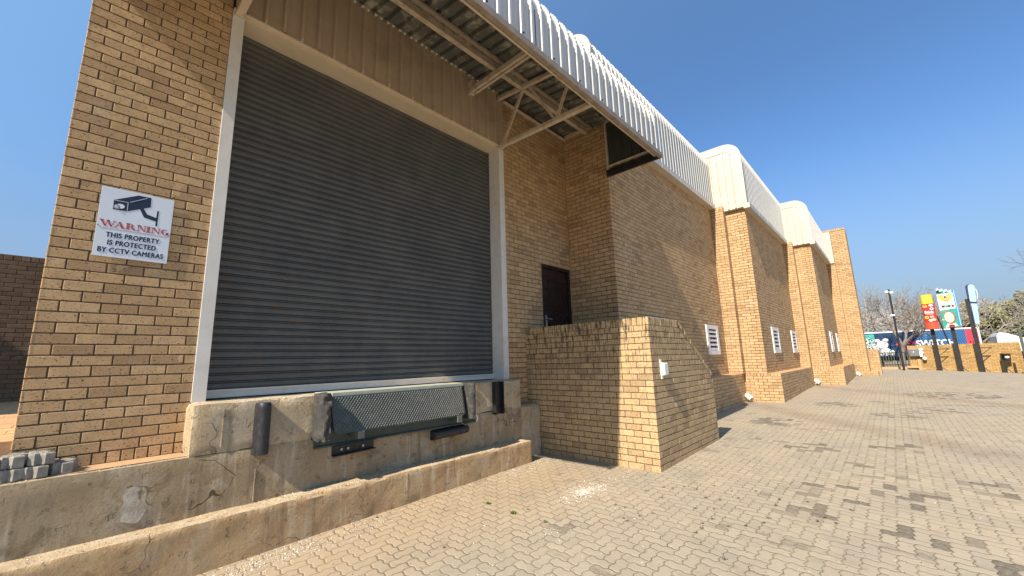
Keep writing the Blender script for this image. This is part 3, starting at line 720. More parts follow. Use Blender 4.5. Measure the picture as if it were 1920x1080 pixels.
a.box((DX0 + .18, yd + .024, DZ0 + .2), (DX1 - .18, yd + .036, DZ1 - .30), 1)
a.build('door_boards', ['wood', 'woodg'], dr, bevel=.002)
a = MB(); a.box((DX0 + .10, yd - .012, 2.14), (DX0 + .145, yd, 2.36)); a.tube([(DX0 + .122, yd - .01, 2.29), (DX0 + .122, yd - .055, 2.29), (DX0 + .24, yd - .055, 2.285)], .010, 8); a.build('door_handle', 'metal', dr, smooth=True)

# ------------------------------------------------------------------ stair wall
sw = thing('stair_wall', 'buff brick stair wall with sloping top beside the loading dock, a white box on its face', 'wall')
SX0, SY0, SX1 = 5.453, 2.467, 7.92
ZC = 2.075
sl_a, sl_b = (6.58 - SX0, ZC), (SX1 - SX0, 1.205)            # slope of the top edge in (u, z)
dx, dz = sl_b[0] - sl_a[0], sl_b[1] - sl_a[1]; ln = math.hypot(dx, dz); nx, nz = -dz / ln, dx / ln
cc = nx * sl_a[0] + nz * sl_a[1]
a = MB()
z_off = ZC - .116 - 24 * CH
brick_face(a, (SX0, SY0, 0), (0, 1, 0), YF, YD - SY0, -.12, ZC - .116, 1, zb=z_off)
soldier_row(a, (SX0, SY0, 0), (0, 1, 0), YF, YD - SY0, ZC - .113, ZC)
brick_face(a, (SX0, SY0, 0), (1, 0, 0), XF, SX1 - SX0, -.12, ZC - .116, 0, cuts=[(nx, nz, cc - .094)], zb=z_off)
soldier_row(a, (SX0, SY0, 0), (1, 0, 0), XF, 6.52 - SX0, ZC - .113, ZC)
a.build('brickwork', 'brick_stain', sw, colors=True)
# sloping brick-on-edge cap
b = MB(); nsl = 18
for i in range(nsl):
    t0, t1 = (i + .06) / nsl, (i + .94) / nsl
    A = (sl_a[0] + dx * t0, sl_a[1] + dz * t0); B = (sl_a[0] + dx * t1, sl_a[1] + dz * t1)
    poly = [A, B, (B[0] - nx * .078, B[1] - nz * .078), (A[0] - nx * .078, A[1] - nz * .078)][::-1]
    poly = [(min(max(p[0], 0), SX1 - SX0 - .002), p[1]) for p in poly]
    one_brick(b, (SX0, SY0, 0), (1, 0, 0), XF, poly, .002)
    top = [Vector((SX0 + q[0], SY0 + .003, q[1])) for q in (A, B)]
    b.poly([top[0], top[1], top[1] + Vector((0, .22, 0)), top[0] + Vector((0, .22, 0))], (random.random(), random.random(), .5))
for i in range(12):
    x = SX0 + .0 + i * .0925; b.poly([(x + .004, SY0 + .003, ZC), (x + .083, SY0 + .003, ZC), (x + .083, SY0 + .222, ZC), (x + .004, SY0 + .222, ZC)], (random.random(), random.random(), .5))
for i in range(24):
    y = SY0 + .23 + i * .085; b.poly([(SX0 + .003, y + .004, ZC), (SX0 + .222, y + .004, ZC), (SX0 + .222, y + .078, ZC), (SX0 + .003, y + .078, ZC)], (random.random(), random.random(), .5))
b.build('coping', 'brick_stain', sw, colors=True)
a = MB(); pts = [(SX0 + G, SY0 + G, -.3), (SX1 - .003, SY0 + G, -.3), (SX1 - .003, SY0 + G, 1.205 - .008), (6.58, SY0 + G, ZC - .008), (SX0 + G, SY0 + G, ZC - .008)]
a.prism(pts, (0, .215, 0)); a.box((SX0 + G, SY0 + .22, -.3), (SX0 + .22, YD, ZC - .008)); a.build('core', 'mortar', sw)
# the steps and landing hidden behind the wall
a = MB(); a.box((SX0 + .222, SY0 + .225, -.2), (6.94, YD - .002, 1.24))
for i in range(6): a.box((6.942 + i * .26, SY0 + .225, -.2), (6.942 + (i + 1) * .26 - .002, 3.36, 1.24 - .17 * (i + 1)))
a.build('steps', 'kerb', sw)

# ------------------------------------------------------------------ dock
dock = thing('loading_dock', 'stained plastered concrete loading dock below the grey roller shutter', 'loading dock')
def rough_box(a, p, q, res, amp, rnd=.012, mi=0, seed=0, chips=0.0, skip=''):
    """box with subdivided faces, noise-displaced, worn edges"""
    p, q = Vector(p), Vector(q); d = q - p
    nn = [max(1, int(d[i] / res)) for i in range(3)]
    cache = {}
    def vert(i, j, k):
        key = (i, j, k)
        if key in cache: return cache[key]
        v = Vector((p.x + d.x * i / nn[0], p.y + d.y * j / nn[1], p.z + d.z * k / nn[2]))
        e = [(-1 if t == 0 else 1 if t == m else 0) for t, m in zip((i, j, k), nn)]
        cnt = sum(1 for t in e if t)
        s = mnoise.fractal(v * 3.1 + Vector((seed, 0, 0)), 1, 2, 4) * amp
        o = Vector(e) * s
        if cnt > 1:
            ch = max(0, mnoise.noise(v * 4.3 + Vector((0, seed, 3)))) * chips
            o -= Vector(e) * (rnd + ch)
        a.v.append(tuple(v + o)); cache[key] = len(a.v) - 1; return cache[key]
    def face(f):
        a.f.append(f); a.c.append((.5,) * 3); a.mi.append(mi)
    X, Y, Z = nn
    for i in range(X):
        for k in range(Z):
            face((vert(i, 0, k), vert(i + 1, 0, k), vert(i + 1, 0, k + 1), vert(i, 0, k + 1)))
    for j in range(Y):
        for k in range(Z):
            face((vert(0, j + 1, k), vert(0, j, k), vert(0, j, k + 1), vert(0, j + 1, k + 1))); face((vert(X, j, k), vert(X, j + 1, k), vert(X, j + 1, k + 1), vert(X, j, k + 1)))
    for i in range(X):
        for j in range(Y):
            face((vert(i, j, Z), vert(i + 1, j, Z), vert(i + 1, j + 1, Z), vert(i, j + 1, Z)))
a = MB()
rough_box(a, (.76, 4.45, .785), (4.955, 5.2, 1.222), .045, .006, .007, chips=.02, seed=2)
rough_box(a, (4.945, 4.455, -.2), (5.45, 4.738, .80), .045, .008, .012, chips=.05, seed=5)
a.build('platform', 'concrete', dock, smooth=True)
a = MB(); rough_box(a, (-4.0, 4.45, -.3), (4.952, 4.755, .797), .05, .006, .006, chips=.010, seed=2)
a.build('ledge', 'ledge', dock, smooth=True)
a = MB(); rough_box(a, (-4.0, 4.235, -.3), (4.93, 4.47, .318), .03, .006, .006, chips=.018, seed=4)
a.build('kerb_ledge', 'kerb', dock, smooth=True)
a = MB(); pp = [(.392 + .004 * math.sin(i * 1.9), .635 - i * .0235) for i in range(11)] + [(.43, .385), (.46, .372), (.49, .37)] + [(.50 + .028 * math.sin(i * .55) + .006 * math.sin(i * 2.6), .385 + i * .0225) for i in range(11)] + [(.47, .628), (.44, .637), (.41, .631)]
a.prism([(x, 4.4455, z) for (x, z) in pp], (0, .02, 0)); a.build('plaster_patch', 'plaster', dock)
a = MB(); a.poly([(-3.9, 4.49, .801), (.755, 4.49, .801), (.755, 4.738, .801), (-3.9, 4.738, .801)]); a.build('sandy_top', 'sandtop', dock)
for (x, z0, z1) in ((.98, .84, 1.17), (1.265, .33, .60), (2.74, .02, .30), (2.9, .40, .62)):
    MB().box((x, 4.443 if x != 2.74 else 4.229, z0), (x + .008, 4.46 if x != 2.74 else 4.24, z1)).build('formwork_ridge', 'concrete', dock)

# dock leveller
lv = thing('dock_leveller', 'dark green steel dock leveller with hanging tread plate set into the dock face', 'dock leveller', (2.87, 4.44, 1.2))
a = MB(); a.box((1.775, 4.428, .693), (3.965, 4.445, 1.19)); a.box((1.775, 4.40, .693), (3.965, 4.428, .712)); a.build('pit_frame', 'green', lv, bevel=.003)
a = MB(); a.box((1.90, 4.36, 1.195), (3.66, 4.80, 1.232)); a.box((1.90, 4.345, 1.20), (3.66, 4.36, 1.240)); a.build('deck_edge', 'greenlight', lv, bevel=.003)
T, Bm = Vector((0, 4.33, 1.20)), Vector((0, 4.262, .828))
du = (T - Bm); nv = Vector((0, -du.z, du.y)).normalized()
if nv.y > 0: nv = -nv
a = MB(); pts = []
for (x, s) in ((1.875, 1), (3.64, 1), (3.645, .06), (3.60, 0), (1.955, 0), (1.90, .08)):
    pts.append(Vector((x, 0, 0)) + Bm + du * s)
a.prism([tuple(p) for p in pts], tuple(-nv * .02)); lip = a.build('lip_plate', 'lipgreen', lv, bevel=.003)
a = MB(); rows, cols = 16, 50
for r in range(rows):
    for c in range(cols):
        s = (r + .5) / rows * .94 + .04; x = 1.90 + (c + (.5 if r % 2 else 0) + .3) * (1.72 / cols)
        if x > 3.62 or (s < .1 and (x < 1.99 or x > 3.56)): continue
        P0 = Bm + du * s + Vector((x, 0, 0)); d1 = (Vector((1, 0, 0)) * .6 + du.normalized() * .8).normalized() * .0145; d2 = d1.cross(nv).normalized() * .0042
        q = [P0 - d1, P0 + d2, P0 + d1, P0 - d2]; t = nv * .0045
        n = len(a.v); a.v += [tuple(v) for v in q] + [tuple(P0 + (v - P0) * .55 + t) for v in q]
        for i in range(4): a.f.append((n + i, n + (i + 1) % 4, n + 4 + (i + 1) % 4, n + 4 + i))
        a.f.append((n + 4, n + 5, n + 6, n + 7)); a.c += [(.5,) * 3] * 5; a.mi += [0] * 5
a.build('tread_pattern', 'tread', lip)
for x in (2.15, 3.50):
    MB().box((x, 4.25, .752), (x + .075, 4.43, .83)).build('lip_keeper', 'lug', lv, bevel=.004)
MB().tube([(3.78, 4.28, .80), (3.83, 4.26, .81), (3.855, 4.27, .77), (3.85, 4.28, .72)], .009, 8).build('safety_pin', 'plastic', lv, smooth=True)
MB().tube([(3.54, 4.25, .765), (3.60, 4.27, .725), (3.68, 4.29, .69)], .003, 5).build('wire', 'galv', lv)

# bumpers
def d_bumper(name, x0, x1, z0, z1, y0, y1, mat, label, rag=0.0, holes=2):
    o = thing(name, label, 'dock bumper', ((x0 + x1) / 2, y1, z0))
    a = MB(); xm = (x0 + x1) / 2; rx = (x1 - x0) / 2; nz_ = 22; na = 14
    for k in range(nz_ + 1):
        z = z0 + (z1 - z0) * k / nz_
        for i in range(na + 1):
            t = math.pi * i / na; s = 1 + mnoise.noise(Vector((x0 * 7 + math.cos(t) * 2, t * 1.5, z * 14))) * rag
            if k == nz_: s *= .9
            zz = z + (mnoise.noise(Vector((t * 3, x0, 5))) * rag * .10 if k in (0, nz_) else 0)
            a.v.append((xm - rx * math.cos(t) * s, y1 - (y1 - y0) * math.sin(t) ** .6 * s, zz))
    m = na + 1
    for k in range(nz_):
        for i in range(na): q = k * m + i; a.f.append((q, q + 1, q + m + 1, q + m)); a.c.append((.5,) * 3); a.mi.append(0)
    a.f.append(tuple(range(nz_ * m, (nz_ + 1) * m))); a.f.append(tuple(reversed(range(m)))); a.c += [(.5,) * 3] * 2; a.mi += [0] * 2
    b = a.build('rubber_block', mat, o, smooth=True)
    for i in range(holes):
        z = z0 + (z1 - z0) * (.28 + .46 * i)
        MB().tube([(xm + rx * .3, y0 - .004, z), (xm + rx * .3, y0 + .02, z)], .014, 12).build('bolt', 'black', b)
    return o
d_bumper('dock_bumper', 1.225, 1.352, .735, 1.192, 4.33, 4.452, 'rubber', 'smooth black round rubber bumper at left of the dock leveller, on bare concrete')
d_bumper('dock_bumper', 1.745, 1.875, .785, 1.238, 4.215, 4.43, 'oldrubber', 'torn grey rubber bumper at the left edge of the green tread plate', rag=.22, holes=0)
d_bumper('dock_bumper', 3.690, 3.825, .775, 1.238, 4.215, 4.43, 'oldrubber', 'black rubber bumper at the right edge of the green tread plate', rag=.06, holes=0)
o = thing('bumper_channel', 'black steel channel upright on the dock face below the right door jamb', 'steel channel', (4.4, 4.45, .75))
a = MB(); a.box((4.315, 4.435, .75), (4.488, 4.449, 1.218)); a.build('web', 'black', o)
a = MB(); a.box((4.315, 4.37, .75), (4.325, 4.435, 1.218)); a.box((4.478, 4.37, .75), (4.488, 4.435, 1.218)); a.build('flange', 'black', o)
o = thing('bumper_channel', 'empty black steel bumper channel lying level below the left end of the tread plate', 'steel channel', (2.2, 4.45, .64))
def hb(x0, z0, x1, z1, w, y0, y1): return MB().prism([(x0, y0, z0), (x1, y0, z1), (x1, y0, z1 + w), (x0, y0, z0 + w)], (0, y1 - y0, 0))
hb(1.965, .588, 2.430, .600, .105, 4.435, 4.449).build('web', 'black', o)
a = hb(1.965, .588, 2.430, .600, .010, 4.372, 4.435); b2 = hb(1.965, .683, 2.430, .695, .010, 4.372, 4.435)
a.build('flange', 'black', o); b2.build('flange', 'black', o)
for x in (2.06, 2.13, 2.30): MB().tube([(x, 4.436, .645), (x, 4.422, .645)], .014, 8).build('bolt', 'galv', o)
o = thing('fallen_bumper', 'grey rubber bumper lying level below the right end of the tread plate', 'dock bumper', (3.5, 4.45, .62))
a = MB()
for i in range(15):
    x = 3.215 + .55 * i / 14; zc = .615 + .018 * i / 14
    for k in range(13):
        t = math.pi * k / 12; a.v.append((x, 4.45 - .115 * math.sin(t) ** .6, zc - .058 * math.cos(t)))
for i in range(14):
    for k in range(12): q = i * 13 + k; a.f.append((q, q + 13, q + 14, q + 1)); a.c.append((.5,) * 3); a.mi.append(0)
a.f.append(tuple(range(13))); a.f.append(tuple(reversed(range(14 * 13, 15 * 13)))); a.c += [(.5,) * 3] * 2; a.mi += [0] * 2
rb = a.build('rubber_block', 'rubber', o, smooth=True)
MB().box((3.205, 4.345, .565), (3.215, 4.44, .665)).build('end_plate', 'black', o, bevel=.002)
for x in (3.42, 3.63): MB().tube([(x, 4.331, .60), (x, 4.345, .60)], .016, 12).build('bolt_hole', 'black', rb)

# ------------------------------------------------------------------ warning sign
SGX, SGZ = .019, 2.471
def sp(u, v, d=0): return (SGX + u, YD - .014 - d, SGZ + v - u * .006 + .002)
sg = thing('warning_sign', 'white square camera warning sign on the brick pier left of the shutter', 'sign', (SGX, YD - .01, SGZ))
MB().prism([sp(0, 0), sp(.478, 0), sp(.478, .608), sp(0, .608)][::-1], (0, .004, 0)).build('board', 'signw', sg, bevel=.001)
def flat(name, polys, mat, d, parent=sg):
    a = MB()
    for p in polys: a.prism([sp(u, v, d) for (u, v) in p], (0, .0008, 0))
    return a.build(name, mat, parent)
def seg(p, q, w):
    dx_, dy_ = q[0] - p[0], q[1] - p[1]; l = math.hypot(dx_, dy_); nx_, ny_ = -dy_ / l * w / 2, dx_ / l * w / 2
    return [(p[0] + nx_, p[1] + ny_), (q[0] + nx_, q[1] + ny_), (q[0] - nx_, q[1] - ny_), (p[0] - nx_, p[1] - ny_)]
def disc(c, rx, ry, n=20, a0=0): return [(c[0] + rx * math.cos(a0 + 2 * math.pi * i / n), c[1] + ry * math.sin(a0 + 2 * math.pi * i / n)) for i in range(n)]
flat('camera_picture', [[(.082, .502), (.232, .585), (.317, .586), (.321, .498), (.172, .420), (.083, .418)],
                        [(.252, .462), (.275, .476), (.303, .426), (.369, .409), (.369, .375), (.285, .393)], [(.367, .333), (.379, .333), (.380, .477), (.368, .476)]], 'ink', .0012)
flat('camera_lines', [seg((.088, .500), (.171, .502), .0035), seg((.171, .503), (.173, .424), .0035), seg((.183, .507), (.292, .576), .0035), seg((.283, .470), (.306, .433), .003), seg((.306, .433), (.362, .416), .003),
                      disc((.128, .456), .026, .021), disc((.105, .446), .019, .019)], 'signw', .0024)
flat('lens_ring', [disc((.104, .446), .0155, .0155)], 'ink', .0036); flat('lens_glass', [disc((.104, .446), .0125, .0125)], 'signw', .0048); flat('lens_dot', [disc((.105, .446), .004, .004)], 'ink', .006)
# WARNING in thick-and-thin serif capitals
def serif_word(x0, y0, h):
    P_ = []; x = x0; T_, t_ = .019, .0055
    def sv(xc, w, y=0, top=False):
        yy = y0 + (h - .004 if top else 0); P_.append([(xc - w / 2, yy), (xc + w / 2, yy), (xc + w / 2, yy + .004), (xc - w / 2, yy + .004)])
    def up(xc, w, a=0, b=None): P_.append([(xc - w / 2, y0 + a), (xc + w / 2, y0 + a), (xc + w / 2, y0 + (h if b is None else b)), (xc - w / 2, y0 + (h if b is None else b))])
    # W
    P_.append([(x, y0 + h), (x + .02, y0 + h), (x + .042, y0), (x + .030, y0)]); P_.append(seg((x + .035, y0), (x + .052, y0 + h), t_))
    P_.append([(x + .041, y0 + h), (x + .058, y0 + h), (x + .078, y0), (x + .066, y0)]); P_.append(seg((x + .071, y0), (x + .090, y0 + h), t_)); sv(x + .010, .032, top=True); sv(x + .048, .026, top=True); sv(x + .090, .020, top=True)
    x += .090
    P_.append(seg((x + .008, y0), (x + .034, y0 + h), t_)); P_.append([(x + .026, y0 + h), (x + .037, y0 + h), (x + .066, y0), (x + .045, y0)]); P_.append([(x + .014, y0 + .018), (x + .048, y0 + .018), (x + .047, y0 + .022), (x + .016, y0 + .022)]); sv(x + .008, .02); sv(x + .056, .03)
    x += .072
    up(x + .014, T_); sv(x + .014, .030); sv(x + .014, .030, top=True)
    def bowl(xc, yc, rx, ry, th):
        for i in range(8):
            a0 = math.pi / 2 - math.pi * i / 8; a1 = math.pi / 2 - math.pi * (i + 1) / 8
            k0 = th * (.35 + .65 * math.cos(a0)); k1 = th * (.35 + .65 * math.cos(a1))
            P_.append([(xc + rx * math.cos(a0), yc + ry * math.sin(a0)), (xc + (rx - k0) * math.cos(a0), yc + (ry - t_ * .9) * math.sin(a0)), (xc + (rx - k1) * math.cos(a1), yc + (ry - t_ * .9) * math.sin(a1)), (xc + rx * math.cos(a1), yc + ry * math.sin(a1))])
    bowl(x + .024, y0 + h - .0155, .026, .0155, .015); P_.append([(x + .028, y0 + .028), (x + .044, y0 + .028), (x + .066, y0), (x + .046, y0)]); sv(x + .058, .022)
    x += .070
    for _ in range(2):
        P_.append([(x + .004, y0 + h), (x + .024, y0 + h), (x + .056, y0), (x + .048, y0)]); P_.append(seg((x + .010, y0), (x + .010, y0 + h), t_)); P_.append(seg((x + .053, y0), (x + .053, y0 + h), t_)); sv(x + .010, .020); sv(x + .012, .026, top=True); sv(x + .053, .020, top=True)
        x += .066
        if _ == 0: up(x + .012, T_); sv(x + .012, .032); sv(x + .012, .032, top=True); x += .030
    cx_, cy_ = x + .027, y0 + h / 2
    for i in range(12):
        a0 = math.radians(50 + 290 * i / 12); a1 = math.radians(50 + 290 * (i + 1) / 12)
        th = lambda a: .006 + .012 * max(0, -math.cos(a))
        P_.append([(cx_ + .026 * math.cos(a0), cy_ + h / 2 * math.sin(a0)), (cx_ + (.026 - th(a0)) * math.cos(a0), cy_ + (h / 2 - .005) * math.sin(a0)), (cx_ + (.026 - th(a1)) * math.cos(a1), cy_ + (h / 2 - .005) * math.sin(a1)), (cx_ + .026 * math.cos(a1), cy_ + h / 2 * math.sin(a1))])
    P_.append([(cx_ + .010, y0 + .002), (cx_ + .026, y0 + .002), (cx_ + .026, y0 + .024), (cx_ + .010, y0 + .024)]); P_.append([(cx_ + .004, y0 + .022), (cx_ + .031, y0 + .022), (cx_ + .031, y0 + .026), (cx_ + .004, y0 + .026)])
    return P_
flat('warning_word', serif_word(.016, .262, .054), 'redink', .0012)
flat('underline', [seg((.028, .246), (.456, .246), .003), seg((.010, .262), (.028, .246), .0022), seg((.456, .246), (.464, .260), .0022)], 'redink', .0012)

def text(name, s, size, mat, parent, frame, bold=.0, width=None, spacing=1.0, depth=.001, fat=0.0):
    """frame: function (u, v) -> world point origin and axes as a 4x4 matrix"""
    cu = bpy.data.curves.new(name, 'FONT'); cu.body = s; cu.size = size; cu.offset = bold; cu.extrude = depth; cu.space_character = spacing
    o = bpy.data.objects.new(name, cu); COL.objects.link(o); bpy.context.view_layer.update()
    dg = bpy.context.evaluated_depsgraph_get(); me = bpy.data.meshes.new_from_object(o.evaluated_get(dg)); bpy.data.objects.remove(o)
    xs_ = [v.co.x for v in me.vertices]; w0 = max(xs_) - min(xs_); k = (width / w0) if width else 1.0; mn = min(xs_)
    for v in me.vertices: v.co.x = (v.co.x - mn) * k
    if fat:
        vs = [v.co.copy() for v in me.vertices]; fs = [tuple(p.vertices) for p in me.polygons]; V_ = []; F_ = []
        for q, (ox, oy) in enumerate(((-fat, 0), (fat, 0), (0, fat * .7), (0, -fat * .7))):
            n_ = len(V_); V_ += [(v.x + ox, v.y + oy, v.z + q * .0002) for v in vs]; F_ += [tuple(n_ + k_ for k_ in f) for f in fs]
        me = bpy.data.meshes.new(name); me.from_pydata(V_, [], F_)
    me.transform(frame); me.materials.clear(); me.materials.append(M[mat]); me.name = name
    o = bpy.data.objects.new(name, me); COL.objects.link(o)
    if parent is not None: o.parent = parent; o.matrix_parent_inverse = Matrix.Translation(-parent.location)
    return o
FX = Matrix(((1, 0, 0, 0), (0, 0, -1, 0), (0, 1, 0, 0), (0, 0, 0, 1)))      # text facing the yard (-y)
for s, u, v, wd in (("THIS PROPERTY", .066, .171, .342), ("IS PROTECTED", .082, .105, .308), ("BY CCTV CAMERAS", .030, .038, .416)):
    p = sp(u, v, .001); text('sign_text', s, .060, 'ink', sg, Matrix.Translation(p) @ FX, fat=.0020, width=wd, spacing=1.1, depth=.0004)
for (u, v) in ((.010, .262), (.467, .262)): MB().tube([sp(u, v, .0), sp(u, v, .004)], .004, 8).build('rivet', 'black', sg)

# box on the stair wall
jb = thing('junction_box', 'small white plastic box screwed to the front of the brick stair wall', 'junction box', (5.76, 2.467, 1.24))
MB().box((5.70, 2.405, 1.255), (5.845, 2.466, 1.43)).build('body', 'plastic', jb, bevel=.008)
MB().box((5.71, 2.398, 1.268), (5.835, 2.406, 1.417)).build('lid', 'plastic', jb, bevel=.003)
for (x, z) in ((5.685, 1.445), (5.70, 1.225)): MB().box((x, 2.445, z - .02), (x + .05, 2.462, z + .03)).build('fixing_lug', 'plastic', jb, bevel=.004)

# drain spouts
def spout(x, y, z, label):
    o = thing('drain_spout', label, 'drain pipe', (x, y, z), 'white drain spouts at the foot of the plinths')
    d = Vector((-.42, -.66, -.55)).normalized() * .20; p = Vector((x, y + .03, z))
    a = MB(); a.tube([p, p + d], .068, 20, cap=False); a.tube([p + d, p], .058, 20, cap=False)
    n = len(a.v)
    for k in range(20): a.f.append((20 + k, 20 + (k + 1) % 20, 40 + (k + 1) % 20, 40 + k)); a.c.append((.5,) * 3); a.mi.append(0)
    a.build('pipe', 'plastic', o, smooth=True)
    MB().tube([p + d * .25, p + d * .45], .076, 20).build('collar', 'plastic', o, smooth=True)
    MB().tube([p + d * .93, p + d * .95], .0575, 20).build('inside', 'black', o)
spout(13.52, 3.30, .36, 'white drain spout in the corner between the first and second plinth, nearest the stair wall')
spout(19.62, 2.36, .47, 'white drain spout in the corner between the second and third plinth')
spout(25.30, 1.42, .52, 'white drain spout beside the foot of the end tower')

# ------------------------------------------------------------------ left side: terrace, far wall, unseen shade block
a = MB(); a.box((-9, 4.80, -.3), (-.225, 12.0, 1.028)); a.build('terrace_base', 'sandtop')
tag(bpy.data.objects['terrace_base'], kind='structure')
a = MB(); random.seed(3); y = 4.80; r_ = 0
while y < 12:
    x = -6.0 + (r_ % 2) * .15
    while x < -.24:
        e = random.uniform(-.0015, .0015); a.prism([(x, y, 1.029 + e), (min(x + .295, -.228), y, 1.029 + e), (min(x + .295, -.228), y + .295, 1.029 + e), (x, y + .295, 1.029 + e)][::-1], (0, 0, .012)); x += .30
    y += .30; r_ += 1
tag(a.build('terrace_tiles', 'tile'), kind='structure')
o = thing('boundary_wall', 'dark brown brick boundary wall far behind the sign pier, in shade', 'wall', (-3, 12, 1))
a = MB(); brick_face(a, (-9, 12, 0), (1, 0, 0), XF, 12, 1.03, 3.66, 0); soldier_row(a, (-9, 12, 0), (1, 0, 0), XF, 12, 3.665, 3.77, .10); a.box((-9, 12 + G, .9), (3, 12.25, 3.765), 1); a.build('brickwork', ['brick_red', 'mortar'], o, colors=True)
o = thing('shade_block', 'unseen tall brick block left of the terrace, added to shade it and the boundary wall', 'building', (-6, 9, 0))
a = MB(); a.box((-9, 7.7, .9), (-5.2, 12, 6.2)); a.build('wall', 'brick_red', o)  # unseen block, added to keep the back of the terrace and boundary wall in shade

# cement blocks on the ledge
def cement_block(x, y, z, rot, label, L=.20, Wd=.10, H=.078):
    a = MB(); n = 9; out = []
    for i in range(n): t = i / (n - 1); out.append((-L / 2 + L * t, -Wd / 2 + .012 * (1 if (i // 2) % 2 else -1)))
    out += [(L / 2 - .010, -Wd / 6), (L / 2 + .016, Wd / 10)]
    for i in range(n): t = i / (n - 1); out.append((L / 2 - L * t, Wd / 2 + .012 * (1 if (i // 2) % 2 else -1)))
    out += [(-L / 2 + .014, Wd / 8), (-L / 2 - .016, -Wd / 8)]
    c, s_ = math.cos(rot), math.sin(rot); rings = []
    for lv_, (zz, k) in enumerate(((0, .97), (.006, 1), (H - .007, 1), (H, .95))):
        ring = []
        for (u, v) in out:
            q = Vector((u * k, v * k, zz)); q += Vector([mnoise.noise(Vector((u * 40, v * 40, zz * 30 + x * 9 + i_ * 7))) * .0035 for i_ in range(3)])
            ring.append(len(a.v)); a.v.append((x + q.x * c - q.y * s_, y + q.x * s_ + q.y * c, z + q.z))
        rings.append(ring)
    m = len(out)
    for r in range(3):
        for i in range(m): j = (i + 1) % m; a.f.append((rings[r][i], rings[r][j], rings[r + 1][j], rings[r + 1][i])); a.c.append((.5,) * 3); a.mi.append(0)
    a.f.append(tuple(rings[3])); a.f.append(tuple(reversed(rings[0]))); a.c += [(.5,) * 3] * 2; a.mi += [0] * 2
    for _ in range(26):    # mortar crumbs stuck on the top
        px_, py_ = random.uniform(-L / 2.3, L / 2.3), random.uniform(-Wd / 2.6, Wd / 2.6); r = random.uniform(.004, .010)
        P_ = [Vector((x + px_ * c - py_ * s_, y + px_ * s_ + py_ * c, z + H - .002)) + Vector((random.uniform(-r, r), random.uniform(-r, r), random.uniform(0, r))) for _k in range(4)]
        a.poly([P_[0], P_[1], P_[2]]); a.poly([P_[0], P_[2], P_[3]]); a.poly([P_[0], P_[3], P_[1]]); a.poly([P_[1], P_[3], P_[2]])
    return tag(a.build('cement_block', 'block'), label, 'paving block', 'loose cement blocks on the ledge')
R90 = math.radians(93)
cement_block(-.212, 4.600, .802, R90 + .14, 'grey cement block at the bottom left of the small stack on the ledge')
cement_block(-.196, 4.618, .884, R90 - .12, 'grey cement block on top at the left of the small stack')
cement_block(-.084, 4.596, .802, R90 - .06, 'grey cement block under another in the middle of the small stack')
cement_block(-.078, 4.612, .884, R90 + .13, 'grey cement block standing topmost in the middle of the small stack')
cement_block(.050, 4.618, .802, R90 - .20, 'single grey cement block at the right end of the small stack')
cement_block(-.33, 4.600, .802, R90 + .10, 'grey cement block cut off by the left edge of the picture')
cement_block(-.33, 4.600, .884, R90 + .04, 'upper grey cement block cut off by the left edge of the picture')

# ------------------------------------------------------------------ loose stuff
def chips(name, mat, spots, hfun, smin, smax, label=None):
    a = MB()
    for (cx, cy, rx, ry, n, fo) in spots:
        for _ in range(n):
            if fo: r = random.random() ** 1.3; t = random.uniform(0, 6.283); x, y = cx + rx * r * math.cos(t), cy + ry * r * math.sin(t)
            else: x, y = random.uniform(cx - rx, cx + rx), random.uniform(cy - ry, cy + ry)
            z = hfun(x, y); s = random.uniform(smin, smax) * (1.5 if random.random() < .08 else 1)
            q = [Vector((x + random.uniform(-s, s), y + random.uniform(-s, s), z + random.uniform(0, s * .3))) for _k in range(4)]
            top = Vector((x, y, z + s * random.uniform(.5, 1.0)))
            c = sum(q, Vector()) / 4; q.sort(key=lambda p: math.atan2(p.y - c.y, p.x - c.x))
            for k in range(4): a.poly([q[k], q[(k + 1) % 4], top])
    return tag(a.build(name, mat), kind='stuff')
random.seed(11)
g2 = lambda x, y: gz(x, y) + .001
chips('plaster_chips', 'chip', [(4.22, 2.86, .42, .20, 1500, 1), (4.5, 2.8, .8, .3, 260, 1), (4.75, 4.1, .55, .16, 420, 0), (4.1, 4.0, .9, .22, 260, 0), (3.1, 2.5, .3, .2, 60, 1),
       (1.6, 4.02, .8, .18, 650, 0), (1.35, 4.08, .35, .13, 500, 0), (3.0, 2.6, 1.6, 1.5, 260, 0), (2.3, 2.6, .3, .6, 60, 0), (6.5, .8, 3, 2, 160, 0)], g2, .003, .009)
chips('rubble', 'chip', [(1.75, 4.36, .25, .09, 300, 0), (2.0, 4.35, 1.2, .09, 260, 0), (4.4, 4.35, .5, .09, 170, 0), (.3, 4.35, 1.2, .09, 130, 0)], lambda x, y: .318, .003, .009)
chips('dock_crumbs', 'chip', [(1.25, 4.53, .16, .05, 160, 0), (1.62, 4.5, .16, .05, 160, 0), (1.0, 4.6, .2, .1, 40, 0), (-.1, 4.5, .5, .03, 200, 0)], lambda x, y: 1.218 if x > .76 else .795, .003, .008)
chips('paving_grit', 'moss', [(4.2, 1.8, 2.6, 1.9, 500, 0), (9, 1.5, 3.5, 1.5, 200, 0)], g2, .003, .008)
